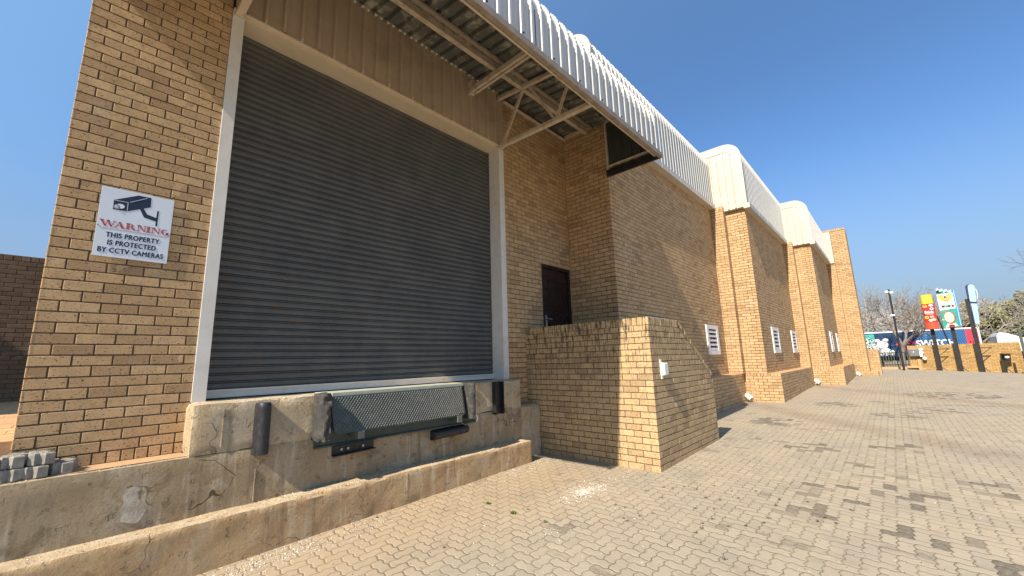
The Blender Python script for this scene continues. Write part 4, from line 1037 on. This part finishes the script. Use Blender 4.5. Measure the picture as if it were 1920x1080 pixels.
# moss tufts in the joints
a = MB()
tufts = [(random.uniform(3.4, 5.4), random.uniform(.4, 2.6)) for _ in range(34)] + [(2.353, 3.047), (3.435, 3.036), (4.067, 2.829), (3.954, 2.042), (2.34, 4.15), (3.9, 1.5), (4.3, 1.2)]
for (x, y) in tufts:
    for _ in range(26):
        t = random.uniform(0, 6.28); r = random.uniform(0, .018); b = Vector((x + r * math.cos(t), y + r * math.sin(t), gz(x, y)))
        tip = b + Vector((random.uniform(-.014, .014), random.uniform(-.014, .014), random.uniform(.004, .018))); s = Vector((.003, .002, 0))
        a.poly([b - s, b + s, tip])
tag(a.build('moss', 'moss'), kind='stuff')
def weed(x, y, r, label, n=16):
    o = thing('weed', label, 'weed', (x, y, gz(x, y)), 'green weeds growing in the paving joints')
    for _ in range(n):
        t = random.uniform(0, 6.28); L = r * random.uniform(.5, 1); d = Vector((math.cos(t), math.sin(t), 0)); p = Vector((-d.y, d.x, 0)) * L * .22
        b = Vector((x, y, gz(x, y) + .002)); m = b + d * L * .55 + Vector((0, 0, L * .5)); e = b + d * L + Vector((0, 0, L * random.uniform(.1, .6)))
        a = MB(); a.poly([b, m - p, e]); a.poly([b, e, m + p]); a.build('leaf', 'leaf', o)
weed(3.259, 3.086, .045, 'small green weed in the paving, the largest of the three')
weed(3.304, 3.496, .040, 'small green weed in the paving, nearest the dock kerb')
weed(3.282, 2.694, .032, 'small dark green weed in the paving, farthest from the dock kerb', 11)

# ------------------------------------------------------------------ far boundary wall, meter box, posts and signs
WX = 35.0
bw = thing('yard_wall', 'ochre brick boundary wall at the far end of the yard', 'wall', (WX, -2.5, .3))
a = MB(); brick_face(a, (WX, -5.0, 0), (0, 1, 0), YF, 4.42, .05, 1.70, 0); soldier_row(a, (WX, -5.0, 0), (0, 1, 0), YF, 4.42, 1.68, 1.765)
a.box((WX + G, -5.0, -.2), (WX + .23, -.58, 1.76), 1)
a.build('brickwork', ['brick_far', 'mortar'], bw, colors=True)
a = MB(); brick_face(a, (WX, -.58, 0), (0, 1, 0), YF, .0 + .001, .05, .1); a.box((WX - .02, -.56, .0), (WX + .2, 1.6, .50)); a.build('low_kerb', 'sandtop', bw)
a = MB(); brick_face(a, (WX + .001, -5.0, 0), (1, 0, 0), XF, 3.0, .05, 1.765, 1); a.box((WX + G, -5.0 + G, 0), (WX + 3, -4.8, 1.76), 1); a.build('wall_return', ['brick_far', 'mortar'], bw, colors=True)
a = MB()
for i in range(14): y = -4.95 + i * .055; a.prism([(WX + .1, y, 1.765), (WX + .1, y + .02, 1.765), (WX + .1, y + .01, 1.93)], (.008, 0, 0))
a.build('wall_spike', 'black', bw)
# stepped bricks under the meter box
a = MB(); a.box((WX - .14, -1.06, .30), (WX, -.92, .95)); a.box((WX - .14, -.92, .44), (WX, -.42, .55)); a.build('brick_ledge', 'tile', bw)

mbx = thing('meter_box', 'grey electricity meter box on the left end of the far brick wall', 'meter box', (34.95, -.85, 1.1))
MB().box((34.78, -1.05, 1.12), (34.99, -.62, 1.56)).build('cabinet', 'meter', mbx, bevel=.01)
MB().box((34.765, -1.03, 1.14), (34.78, -.64, 1.54)).build('cabinet_door', 'meter', mbx, bevel=.004)
MB().box((34.755, -.83, 1.35), (34.766, -.79, 1.42)).build('label_plate', 'plastic', mbx)
MB().box((34.80, -1.20, 1.10), (34.99, -1.06, 1.58)).build('meter_plate', 'plastic', mbx)
for (y, z, r) in ((-1.17, 1.52, .10), (-1.17, 1.33, .09), (-1.24, .98, .10)):
    MB().tube([(34.99, y, z), (34.78, y, z), (34.74, y, z - .01)], [r, r, r * .7], 14).build('meter_dial', 'plastic', mbx, smooth=True)
MB().tube([(34.9, -1.02, 1.12), (34.9, -1.05, .75)], .03, 8).build('conduit', 'black', mbx)

# light pole
lp = thing('light_pole', 'tall thin black pole with two white floodlights at the gap beside the far wall', 'light pole', (33, -.24, .36))
MB().tube([(33, -.24, .30), (33, -.24, 5.12)], [.055, .045], 10).build('pole', 'black', lp, smooth=True)
for (y, z) in ((-.14, 4.98), (-.34, 4.92)): MB().box((32.85, y - .08, z - .06), (33.0, y + .08, z + .05)).build('floodlight', 'plastic', lp, bevel=.01)
MB().box((32.88, -.30, 3.51), (33.02, -.10, 3.60)).build('camera_bracket', 'plastic', lp, bevel=.01)
MB().bar((33, -.40, 4.88), (33, -.05, 4.95), .03, .03).build('crossarm', 'black', lp)

FY = Matrix(((0, 0, -1, 0), (-1, 0, 0, 0), (0, 1, 0, 0), (0, 0, 0, 1)))     # text facing the camera end (-x)
def yz(x, pts): return [(x, y, z) for (y, z) in pts]
def face_plate(name, x, pts, mat, parent, d=.006): return MB().prism(yz(x, pts), (d, 0, 0)).build(name, mat, parent)
def ydisc(c, ry, rz, n=18): return [(c[0] + ry * math.cos(2 * math.pi * i / n), c[1] + rz * math.sin(2 * math.pi * i / n)) for i in range(n)]

def post(x, y, z1, o, w=.17, arm=None):
    a = MB(); z0 = gz(x, y) - .05
    a.box((x - .045, y - w / 2, z0), (x + .045, y - w / 2 + .02, z1)); a.box((x - .045, y + w / 2 - .02, z0), (x + .045, y + w / 2, z1)); a.box((x - .008, y - w / 2 + .02, z0), (x + .008, y + w / 2 - .02, z1))
    a.build('post', 'black', o)
    if arm:
        b = MB(); b.bar((x, y - w / 2, arm), (x, y - w / 2 - .42, arm), .04, .035); b.bar((x, y - w / 2, arm - .38), (x, y - w / 2 - .38, arm - .01), .03, .03); b.build('arm', 'black', o)
    c = MB(); c.bar((x - .05, y + w / 2 + .10, z0 + .05), (x - .05, y + w / 2 - .02, z0 + .26), .03, .03, up=(1, 0, 0)); c.bar((x - .05, y - w / 2 - .17, z0 + .05), (x - .05, y - w / 2 + .02, z0 + .26), .03, .03, up=(1, 0, 0)); c.build('foot_brace', 'black', o)

# glue stick sign
gs = thing('glue_stick_sign', 'red and yellow glue stick shaped sign on a black post', 'sign', (34.4, -1.8, .2))
post(34.5, -1.79, 2.75, gs, arm=1.52)
gy, gr = -1.81, .27
def cyl(z0, z1, r0, r1=None, seg_=28): return MB().tube([(34.4, gy, z0), (34.4, gy, z1)], [r0, r1 or r0], seg_)
cyl(4.17, 4.70, gr * .97, gr * .93).build('cap', 'yellow', gs, smooth=True)
cyl(3.08, 4.168, gr).build('barrel', 'red', gs, smooth=True)
a = cyl(2.68, 3.078, gr * 1.02, gr * .98)
for i in range(28): t = 2 * math.pi * i / 28; a.bar((34.4 + gr * math.cos(t), gy + gr * math.sin(t), 2.69), (34.4 + gr * math.cos(t), gy + gr * math.sin(t), 3.07), .02, .02, up=(math.cos(t), math.sin(t), 0))
a.build('twist_base', 'redcap', gs)
def on_cyl(y, z, ry, rz, mat, name, lift=.006):
    a = MB(); pts = []
    for i in range(18):
        t = 2 * math.pi * i / 18; yy = y + ry * math.cos(t); xx = 34.4 - math.sqrt(max(1e-4, (gr + lift) ** 2 - (yy - gy) ** 2)); pts.append((xx, yy, z + rz * math.sin(t)))
    a.poly(pts); a.prism(pts, (.004, 0, 0)); return a.build(name, mat, gs)
for (y, z, ry, rz, m_) in ((-1.66, 4.03, .10, .10, 'orange'), (-1.92, 4.06, .10, .06, 'plastic'), (-1.93, 3.86, .08, .075, 'plastic'), (-1.66, 3.37, .09, .09, 'yellow'), (-1.88, 3.40, .09, .05, 'cream'),
                          (-1.80, 3.19, .09, .07, 'plastic'), (-1.95, 3.23, .09, .085, 'pink')): on_cyl(y, z, ry, rz, m_, 'printed_spot')
on_cyl(-1.93, 3.86, .035, .035, 'navy', 'printed_dot', .016); on_cyl(-1.67, 3.37, .03, .03, 'brownp', 'printed_dot', .016)
text('label_text', 'Stick', .20, 'plastic', gs, Matrix.Translation((34.4 - gr - .012, -1.60, 3.60)) @ FY, bold=.008, width=.40, depth=.004)
MB().box((34.4 - gr - .008, -1.97, 3.53), (34.4 - gr + .05, -1.62, 3.545)).build('label_line', 'plastic', gs)

# pencil box sign
pb = thing('pencil_box_sign', 'large pencil box shaped sign in white, orange and teal with a blue side', 'sign', (34.4, -2.6, .2))
post(34.5, -2.61, 2.8, pb)
bx = 34.30
face_plate('box_front', bx, [(-2.26, 2.70), (-2.26, 4.70), (-2.90, 4.72), (-2.90, 2.76)], 'teal', pb, .02)
MB().prism(yz(bx + .02, [(-2.26, 2.70), (-2.26, 4.72), (-2.90, 4.74), (-2.90, 2.76)]), (.20, 0, 0)).build('box_body', 'teal', pb)
a = MB(); a.prism([(bx - .004, -2.902, 2.76), (bx - .004, -3.01, 2.78), (bx - .004, -3.01, 4.86), (bx - .004, -2.902, 4.84)], (.26, 0, 0)); a.build('box_side', 'blue', pb)
MB().prism([(bx - .008, -2.945, 2.77), (bx - .008, -2.975, 2.775), (bx - .008, -2.975, 4.84), (bx - .008, -2.945, 4.83)], (.006, 0, 0)).build('side_stripe', 'lblue', pb)
face_plate('white_panel', bx - .006, [(-2.255, 3.72), (-2.255, 4.66), (-2.90, 4.70), (-2.90, 3.80)], 'plastic', pb)
hc = [(-2.575 + .30 * math.cos(t), 4.62 + .42 * math.sin(t)) for t in [math.pi + math.pi * i / 16 for i in range(17)]]
face_plate('orange_panel', bx - .012, hc, 'orange', pb)
face_plate('badge', bx - .018, ydisc((-2.575, 4.47), .085, .14), 'cream', pb)
a = MB()
for p, q in (((-2.52, 4.38), (-2.57, 4.57)), ((-2.63, 4.38), (-2.575, 4.57)), ((-2.55, 4.42), (-2.60, 4.46))): a.bar((bx - .024, *p), (bx - .024, *q), .005, .032, up=(0, 1, 0))
a.build('badge_letter', 'black', pb)
face_plate('badge_line', bx - .018, [(-2.49, 4.29), (-2.49, 4.27), (-2.66, 4.27), (-2.66, 4.29)], 'brownp', pb)
text('label_text', '12', .17, 'black', pb, Matrix.Translation((bx - .012, -2.40, 4.07)) @ FY, bold=.002, width=.12, depth=.003)
face_plate('printed_line', bx - .012, [(-2.56, 4.10), (-2.56, 4.12), (-2.80, 4.14), (-2.80, 4.12)], 'black', pb)
for i, m_ in enumerate(('black', 'black', 'greenp', 'tealg', 'greenp', 'navy', 'navy', 'pink', 'maroon', 'maroon')):
    y = -2.36 - i * .05; face_plate('colour_strip', bx - .012, [(y, 3.88), (y, 4.01), (y - .048, 4.012), (y - .048, 3.882)], m_, pb)
for i, m_ in enumerate(('black', 'black', 'black', 'greenp', 'tealg', 'lblue', 'navy', 'blue', 'pink', 'orange', 'redcap')):
    y = -2.28 - i * .056; h = 5.02 + .05 * math.sin(i * 2.1) - i * .018
    a = MB(); a.tube([(bx + .06, y - .02, 4.66), (bx + .06, y - .02, h - .12)], .027, 8); a.build('pencil', m_, pb, smooth=True)
    b = MB(); b.tube([(bx + .06, y - .02, h - .12), (bx + .06, y - .02, h + .02)], [.028, .008], 8); b.build('pencil_tip', 'plastic', pb)
# plain round stand-in for the printed artwork below
face_plate('printed_shape', bx - .006, ydisc((-2.60, 3.28), .235, .36), 'brownp', pb); face_plate('printed_shape', bx - .012, ydisc((-2.57, 3.30), .19, .30), 'cream', pb)
face_plate('printed_shape', bx - .006, [(-2.33, 2.72), (-2.45, 2.94), (-2.75, 2.96), (-2.88, 2.78)], 'cream', pb)
face_plate('printed_shape', bx - .012, ydisc((-2.60, 2.80), .12, .09), 'maroon', pb)
face_plate('printed_stripe', bx - .006, [(-2.265, 3.62), (-2.265, 3.57), (-2.55, 3.64), (-2.55, 3.68)], 'redcap', pb); face_plate('printed_stripe', bx - .006, [(-2.265, 3.22), (-2.265, 3.17), (-2.36, 3.15), (-2.36, 3.19)], 'yellow', pb)
a = MB()
for i in range(26): z = 2.80 + i * .034; a.prism(yz(bx - .006, [(-2.80 - .02 * (i % 3), z), (-2.80 - .02 * (i % 3), z + .014), (-2.895, z + .014), (-2.895, z)]), (.004, 0, 0))
a.build('printed_hatching', 'tealg', pb)

# pen sign
pn = thing('pen_sign', 'tall light blue marker pen shaped sign fixed to a black post', 'sign', (34.4, -3.5, .2))
post(34.5, -3.42, 4.28, pn, arm=1.52)
def capsule(y0, z0, y1, z1, w0, w1, n=8):
    d = Vector((y1 - y0, z1 - z0)).normalized(); p = Vector((-d.y, d.x)); out = []
    for i in range(n + 1):
        t = math.pi * i / n; v = Vector((y1, z1)) + (p * math.cos(t) + d * math.sin(t)) * w1; out.append((v.x, v.y))
    for i in range(n + 1):
        t = math.pi * i / n; v = Vector((y0, z0)) + (-p * math.cos(t) - d * math.sin(t)) * w0; out.append((v.x, v.y))
    return out
MB().prism(yz(34.36, capsule(-3.63, 4.16, -3.67, 4.93, .125, .13)), (.16, 0, 0)).build('pen_cap', 'lblue', pn, bevel=.015)
MB().prism(yz(34.38, capsule(-3.60, 2.90, -3.64, 3.98, .085, .115)), (.14, 0, 0)).build('pen_barrel', 'lblue', pn, bevel=.015)
MB().prism(yz(34.35, [(-3.52, 4.03), (-3.515, 4.11), (-3.76, 4.06), (-3.755, 3.99)]), (.17, 0, 0)).build('pen_ring', 'black', pn)
MB().prism(yz(34.40, capsule(-3.53, 4.30, -3.58, 4.96, .08, .12)), (.14, 0, 0)).build('cap_shadow_side', 'navy', pn)
MB().prism(yz(34.40, capsule(-3.53, 2.95, -3.55, 3.45, .06, .07)), (.14, 0, 0)).build('clip_side', 'navy', pn)
MB().tube([(34.36, -3.76, 4.85), (34.34, -3.84, 4.72), (34.34, -3.84, 4.45), (34.34, -3.80, 4.25)], .016, 6).build('pen_clip', 'plastic', pn)

# hooded camera post
hp = thing('camera_post', 'short dark post with a flat hood and white dome camera before the far wall', 'camera post', (34.6, -4.25, .2))
post(34.6, -4.24, 1.15, hp, w=.12)
MB().box((34.25, -4.60, 1.16), (34.99, -4.22, 1.19)).build('hood', 'brownp', hp)
MB().tube([(34.45, -4.38, 1.15), (34.45, -4.38, 1.04)], .03, 8).build('stem', 'black', hp)
a = MB(); a.tube([(34.45, -4.38, 1.06), (34.45, -4.38, 1.03), (34.45, -4.38, .97), (34.45, -4.38, .92), (34.45, -4.38, .90)], [.05, .085, .095, .06, .01], 14); a.build('dome', 'plastic', hp, smooth=True)

# gate post at the right edge
gp = thing('gate_post', 'dark steel gate post and gate at the right end of the far wall', 'gate')
MB().box((33.0, -4.86, .1), (33.10, -4.76, 2.42)).build('post', 'greyfence', gp)
a = MB()
for i in range(10): a.box((33.02, -5.05 - i * .16, .25), (33.06, -5.01 - i * .16, 2.0 + .1 * (i % 2)))
a.box((33.0, -6.6, .35), (33.05, -4.86, .42)); a.box((33.0, -6.6, 1.5), (33.05, -4.86, 1.57)); a.build('bars', 'greyfence', gp)
MB().box((32.95, -6.6, .05), (33.1, -4.86, .34)).build('bottom_track', 'black', gp)

# fence in the gap
fn = thing('palisade_fence', 'dark grey steel fence in the gap between tower and far wall', 'fence', (35.2, .2, .4))
a = MB(); y = -.55
while y < 3.5: a.box((35.19, y, .50), (35.22, y + .045, 1.35 if int(y * 9) % 2 else 1.42)); y += .125
a.build('palings', 'greyfence', fn)
MB().box((35.222, -.58, 1.34), (35.25, 3.5, 1.385)).build('rail', 'black', fn); MB().box((35.222, -.58, .60), (35.25, 3.5, .65)).build('rail', 'black', fn)

# hooked lamp behind the signs
hl = thing('hooked_pipe', 'thin brown bent pipe rising behind the glue stick sign', 'pipe', (36, -2.3, .1))
MB().tube([(36, -2.62, .1), (36, -2.41, 2.1), (36, -2.16, 3.78), (36, -2.05, 4.85), (36, -2.04, 5.12), (36, -2.10, 5.20), (36, -2.24, 5.16)], .038, 8).build('pipe', 'twig', hl, smooth=True)

# trailer
tr = thing('truck_trailer', 'dark blue truck trailer with white lettering and red end panel behind the far wall', 'trailer', (42, 0, 0))
TX = 42.0
MB().box((TX, -4.30, 1.05), (TX + 2.4, 7.0, 2.84)).build('body', 'trailer', tr)
a = MB()
for i in range(85):
    y = 2.4 - i * .075; a.prism([(TX - .004, y, 1.6), (TX - .004, y + .03, 1.6), (TX - .004, y + .03 - .55, 2.84), (TX - .004, y - .55, 2.84)], (.003, 0, 0)) if -4.2 < y - .55 and y > -3.7 and y < -1.0 else None
a.build('diagonal_stripes', 'blue', tr) if a.v else None
a = MB(); a.box((TX - .03, -4.36, 2.84), (TX + 2.43, 7.0, 2.93)); a.box((TX - .03, -4.40, 1.0), (TX + .1, -4.31, 2.93)); a.build('top_rail', 'plastic', tr)
face_plate('end_panel', TX - .008, [(-3.72, 1.05), (-3.74, 2.82), (-4.29, 2.83), (-4.29, 1.05)], 'trailred', tr)
for z in (2.62, 2.42, 2.22): face_plate('panel_mark', TX - .014, [(-4.02, z), (-4.02, z + .09), (-4.16, z + .09), (-4.16, z)], 'black', tr)
for y in (-3.86, -3.98, -4.18): face_plate('panel_mark', TX - .014, [(y, 1.86), (y, 2.02), (y - .05, 2.02), (y - .05, 1.86)], 'black' if y > -4.1 else 'plastic', tr)
text('trailer_text', 'SWITCH', .62, 'plastic', tr, Matrix.Translation((TX - .012, -1.22, 1.74)) @ FY, bold=.022, width=1.98, depth=.004)
a = MB()
for (r0, a0, a1) in ((.44, 20, 75), (.44, 85, 150), (.26, 30, 150)):
    for i in range(8):
        t0 = math.radians(a0 + (a1 - a0) * i / 8); t1 = math.radians(a0 + (a1 - a0) * (i + .8) / 8)
        c = (-.78, 1.78); q = []
        for (t, r) in ((t0, r0), (t1, r0), (t1, r0 - .11), (t0, r0 - .11)): q.append((TX - .010, c[0] - r * math.cos(t) * 1.1, c[1] + r * math.sin(t)))
        a.prism(q, (.004, 0, 0))
a.build('red_emblem', 'trailred', tr)
a = MB(); a.prism(yz(TX - .012, [(-.10, 1.95), (-.34, 2.08), (-.42, 1.98), (-.16, 1.86)]), (.004, 0, 0)); a.prism(yz(TX - .012, [(-.40, 1.80), (-.56, 1.85), (-.66, 1.55), (-.52, 1.56)]), (.004, 0, 0)); a.build('red_emblem', 'trailred', tr)
face_plate('teal_mural', TX - .008, [(2.6, 1.05), (2.6, 2.80), (1.02, 2.76), (.98, 2.2), (1.12, 1.7), (1.2, 1.05)], 'tealg', tr)
random.seed(21)
a = MB()
for _ in range(42): a.prism(yz(TX - .014, ydisc((random.uniform(1.1, 1.65), random.uniform(1.65, 2.45)), random.uniform(.03, .09), random.uniform(.03, .09), 7)), (.004, 0, 0))
a.build('mural_spots', 'plastic', tr)
for i_, (y, z, ry, rz) in enumerate(((.62, 1.96, .33, .30), (.88, 2.28, .15, .12), (.40, 2.30, .17, .12), (1.02, 1.78, .20, .20), (.98, 1.48, .2, .26), (.50, 1.42, .36, .28), (.80, 1.30, .22, .2), (.15, 1.35, .14, .2), (1.12, 2.0, .12, .10))):
    face_plate('mural_cloud', TX - .016 - .003 * i_, ydisc((y, z), ry + .025, rz + .025), 'navy', tr, .0015); face_plate('mural_cloud', TX - .0175 - .003 * i_, ydisc((y, z), ry, rz), 'plastic', tr, .0015)
for y in (-3.2, -2.0, 1.2, 2.3, 3.4):
    w_ = MB().tube([(TX + .05, y, .5), (TX + .35, y, .5)], .5, 20).build('wheel', 'tyre', tr); MB().tube([(TX + .03, y, .5), (TX + .05, y, .5)], .26, 16).build('rim', 'galv', w_)
MB().box((TX + .3, -4.2, .75), (TX + 2.1, 6.8, 1.05)).build('chassis', 'black', tr)

# white sloping roof beyond the wall
wr = thing('white_canopy_roof', 'white sloping roof end showing above the far wall at right', 'canopy', (45, -6, 0))
MB().prism(yz(45, [(-5.42, 1.5), (-5.46, 2.30), (-5.56, 2.50), (-5.70, 2.56), (-6.0, 2.48), (-6.7, 2.12), (-8.0, 1.5), (-8.0, 1.2), (-5.42, 1.2)]), (3, 0, 0)).build('roof', 'plastic', wr, bevel=.04)
a = MB(); a.box((45.1, -5.6, -.05), (45.2, -5.5, 1.21)); a.box((45.1, -7.9, -.05), (45.2, -7.8, 1.21)); a.build('leg', 'galv', wr)

# ------------------------------------------------------------------ trees
def bare_tree(name, x, y, h, seed, label, group, spread=.9, depth=6, trunk=.13, mat='bark', tmat='twig', forks=None, zb=0.0, first=.38):
    rg = random.Random(seed); o = thing(name, label, 'tree', (x, y, zb), group); tk = MB(); cr = MB()
    def grow(p, d, L, r, lv_):
        n = 3; pts = [p]; rad = [r]; q = p.copy(); dd = d.copy()
        for i in range(n):
            dd = (dd + Vector((rg.gauss(0, .14), rg.gauss(0, .14), rg.gauss(.03, .10)))).normalized(); q = q + dd * L / n; pts.append(q.copy()); rad.append(r * (1 - .35 * (i + 1) / n))
        (tk if lv_ < 3 else cr).tube(pts, rad, 6 if lv_ < 2 else (4 if lv_ < 4 else 3), cap=False)
        if lv_ >= depth: return
        k = 3 if (lv_ < 2 or rg.random() < .45) else 2
        if lv_ >= 3 and rg.random() < .25: k += 1
        for c in range(k):
            a = 6.283 * (c + rg.random() * .8) / k; tilt = rg.uniform(.35, .95) * spread
            o1 = dd.orthogonal().normalized(); o2 = dd.cross(o1)
            nd = (dd * math.cos(tilt) + (o1 * math.cos(a) + o2 * math.sin(a)) * math.sin(tilt)); nd.z += .12; nd.normalize()
            grow(q, nd, L * rg.uniform(.62, .88), r * .62, lv_ + 1)
        if lv_ >= 2:
            for _ in range(2):
                s = rg.choice(pts[1:]); nd = Vector((rg.gauss(0, 1), rg.gauss(0, 1), rg.gauss(.4, .6))).normalized(); grow(s, nd, L * .5, r * .42, max(lv_ + 2, depth - 1))
    grow(Vector((x, y, zb)), Vector((rg.uniform(-.05, .05), rg.uniform(-.08, .08), 1)).normalized(), h * first, trunk, 0)
    tk.build('trunk', mat, o, smooth=True); cr.build('crown', tmat, o)
    return o
BG = 'bare trees beyond the far wall'
bare_tree('bare_tree', 39.0, -.15, 5.6, 5, 'bare grey tree with forked trunk behind the gap fence', BG, .95, 6, .16, zb=.1, first=.30)
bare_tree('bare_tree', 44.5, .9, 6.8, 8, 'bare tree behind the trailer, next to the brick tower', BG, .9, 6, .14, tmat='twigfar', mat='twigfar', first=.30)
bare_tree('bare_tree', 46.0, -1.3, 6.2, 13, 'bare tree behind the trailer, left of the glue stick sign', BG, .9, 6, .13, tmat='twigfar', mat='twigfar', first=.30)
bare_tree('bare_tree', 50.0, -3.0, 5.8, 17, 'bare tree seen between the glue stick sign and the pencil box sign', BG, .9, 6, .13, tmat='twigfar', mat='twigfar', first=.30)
bare_tree('bare_tree', 41.5, -9.7, 8.2, 23, 'bare tree reaching in from the right edge of the picture', BG, .95, 6, .17, first=.32)
def leafy(name, x, y, rx, ry, rz, zc, n, label, mat, seed, s=(.07, .17)):
    rg = random.Random(seed); o = thing(name, label, 'tree', (x, y, 0), 'leafy trees beyond the far wall'); a = MB()
    cl = [(rg.gauss(0, .45), rg.gauss(0, .45), rg.gauss(0, .42), rg.uniform(.18, .40)) for _ in range(34)]
    for _ in range(n):
        c = rg.choice(cl); v = Vector((rg.gauss(0, 1), rg.gauss(0, 1), rg.gauss(0, 1))).normalized() * c[3] * rg.uniform(.5, 1.05)
        p = Vector((x + rx * (c[0] + v.x), y + ry * (c[1] + v.y), zc + rz * (c[2] + v.z)))
        if p.z < .3: continue
        sz = rg.uniform(*s); u = Vector((rg.gauss(0, 1), rg.gauss(0, 1), rg.gauss(0, 1))).normalized() * sz; w_ = u.orthogonal().normalized() * sz * .5
        a.poly([p - u, p + w_, p + u, p - w_])
    a.build('crown', mat, o)
    b = MB(); b.tube([(x, y, -.05), (x, y, zc * .6), (x + .2, y + .1, zc)], [.2, .15, .06], 8)
    for _ in range(14):
        t = rg.uniform(0, 6.28); b.tube([(x, y, zc * rg.uniform(.4, .9)), (x + rx * .5 * math.cos(t), y + ry * .5 * math.sin(t), zc + rz * rg.uniform(-.2, .6))], [.05, .02], 4)
    b.build('trunk', 'bark', o)
leafy('leafy_tree', 58, -6.0, 2.6, 1.9, 2.0, 4.2, 15000, 'olive green leafy tree behind the pen sign', 'foliage', 1)
leafy('leafy_tree', 60, -8.6, 2.6, 1.8, 2.0, 4.0, 15000, 'olive green leafy tree right of the pen sign', 'foliage', 2)
leafy('leafy_tree', 62, -11.5, 3, 2.6, 2.1, 4.2, 12000, 'grey green leafy tree at the right edge of the picture', 'foliage2', 3)
leafy('leafy_tree', 53, -7.5, 2.6, 2.6, 1.2, 1.9, 12000, 'low dark thicket above the right part of the far wall', 'foliage2', 4)
leafy('leafy_tree', 66, -4.0, 3, 2.6, 1.8, 3.4, 9000, 'dull green tree behind the pencil box sign', 'foliage2', 5)
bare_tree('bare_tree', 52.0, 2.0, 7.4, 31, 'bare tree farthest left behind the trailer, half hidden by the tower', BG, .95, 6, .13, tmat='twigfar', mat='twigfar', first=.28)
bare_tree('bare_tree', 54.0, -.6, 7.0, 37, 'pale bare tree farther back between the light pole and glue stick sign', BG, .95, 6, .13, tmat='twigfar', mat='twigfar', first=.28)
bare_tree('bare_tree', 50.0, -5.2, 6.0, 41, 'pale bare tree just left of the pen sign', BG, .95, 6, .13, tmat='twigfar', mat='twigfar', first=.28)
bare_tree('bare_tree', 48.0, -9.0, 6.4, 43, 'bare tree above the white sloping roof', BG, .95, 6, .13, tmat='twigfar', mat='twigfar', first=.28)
# woodland on the horizon
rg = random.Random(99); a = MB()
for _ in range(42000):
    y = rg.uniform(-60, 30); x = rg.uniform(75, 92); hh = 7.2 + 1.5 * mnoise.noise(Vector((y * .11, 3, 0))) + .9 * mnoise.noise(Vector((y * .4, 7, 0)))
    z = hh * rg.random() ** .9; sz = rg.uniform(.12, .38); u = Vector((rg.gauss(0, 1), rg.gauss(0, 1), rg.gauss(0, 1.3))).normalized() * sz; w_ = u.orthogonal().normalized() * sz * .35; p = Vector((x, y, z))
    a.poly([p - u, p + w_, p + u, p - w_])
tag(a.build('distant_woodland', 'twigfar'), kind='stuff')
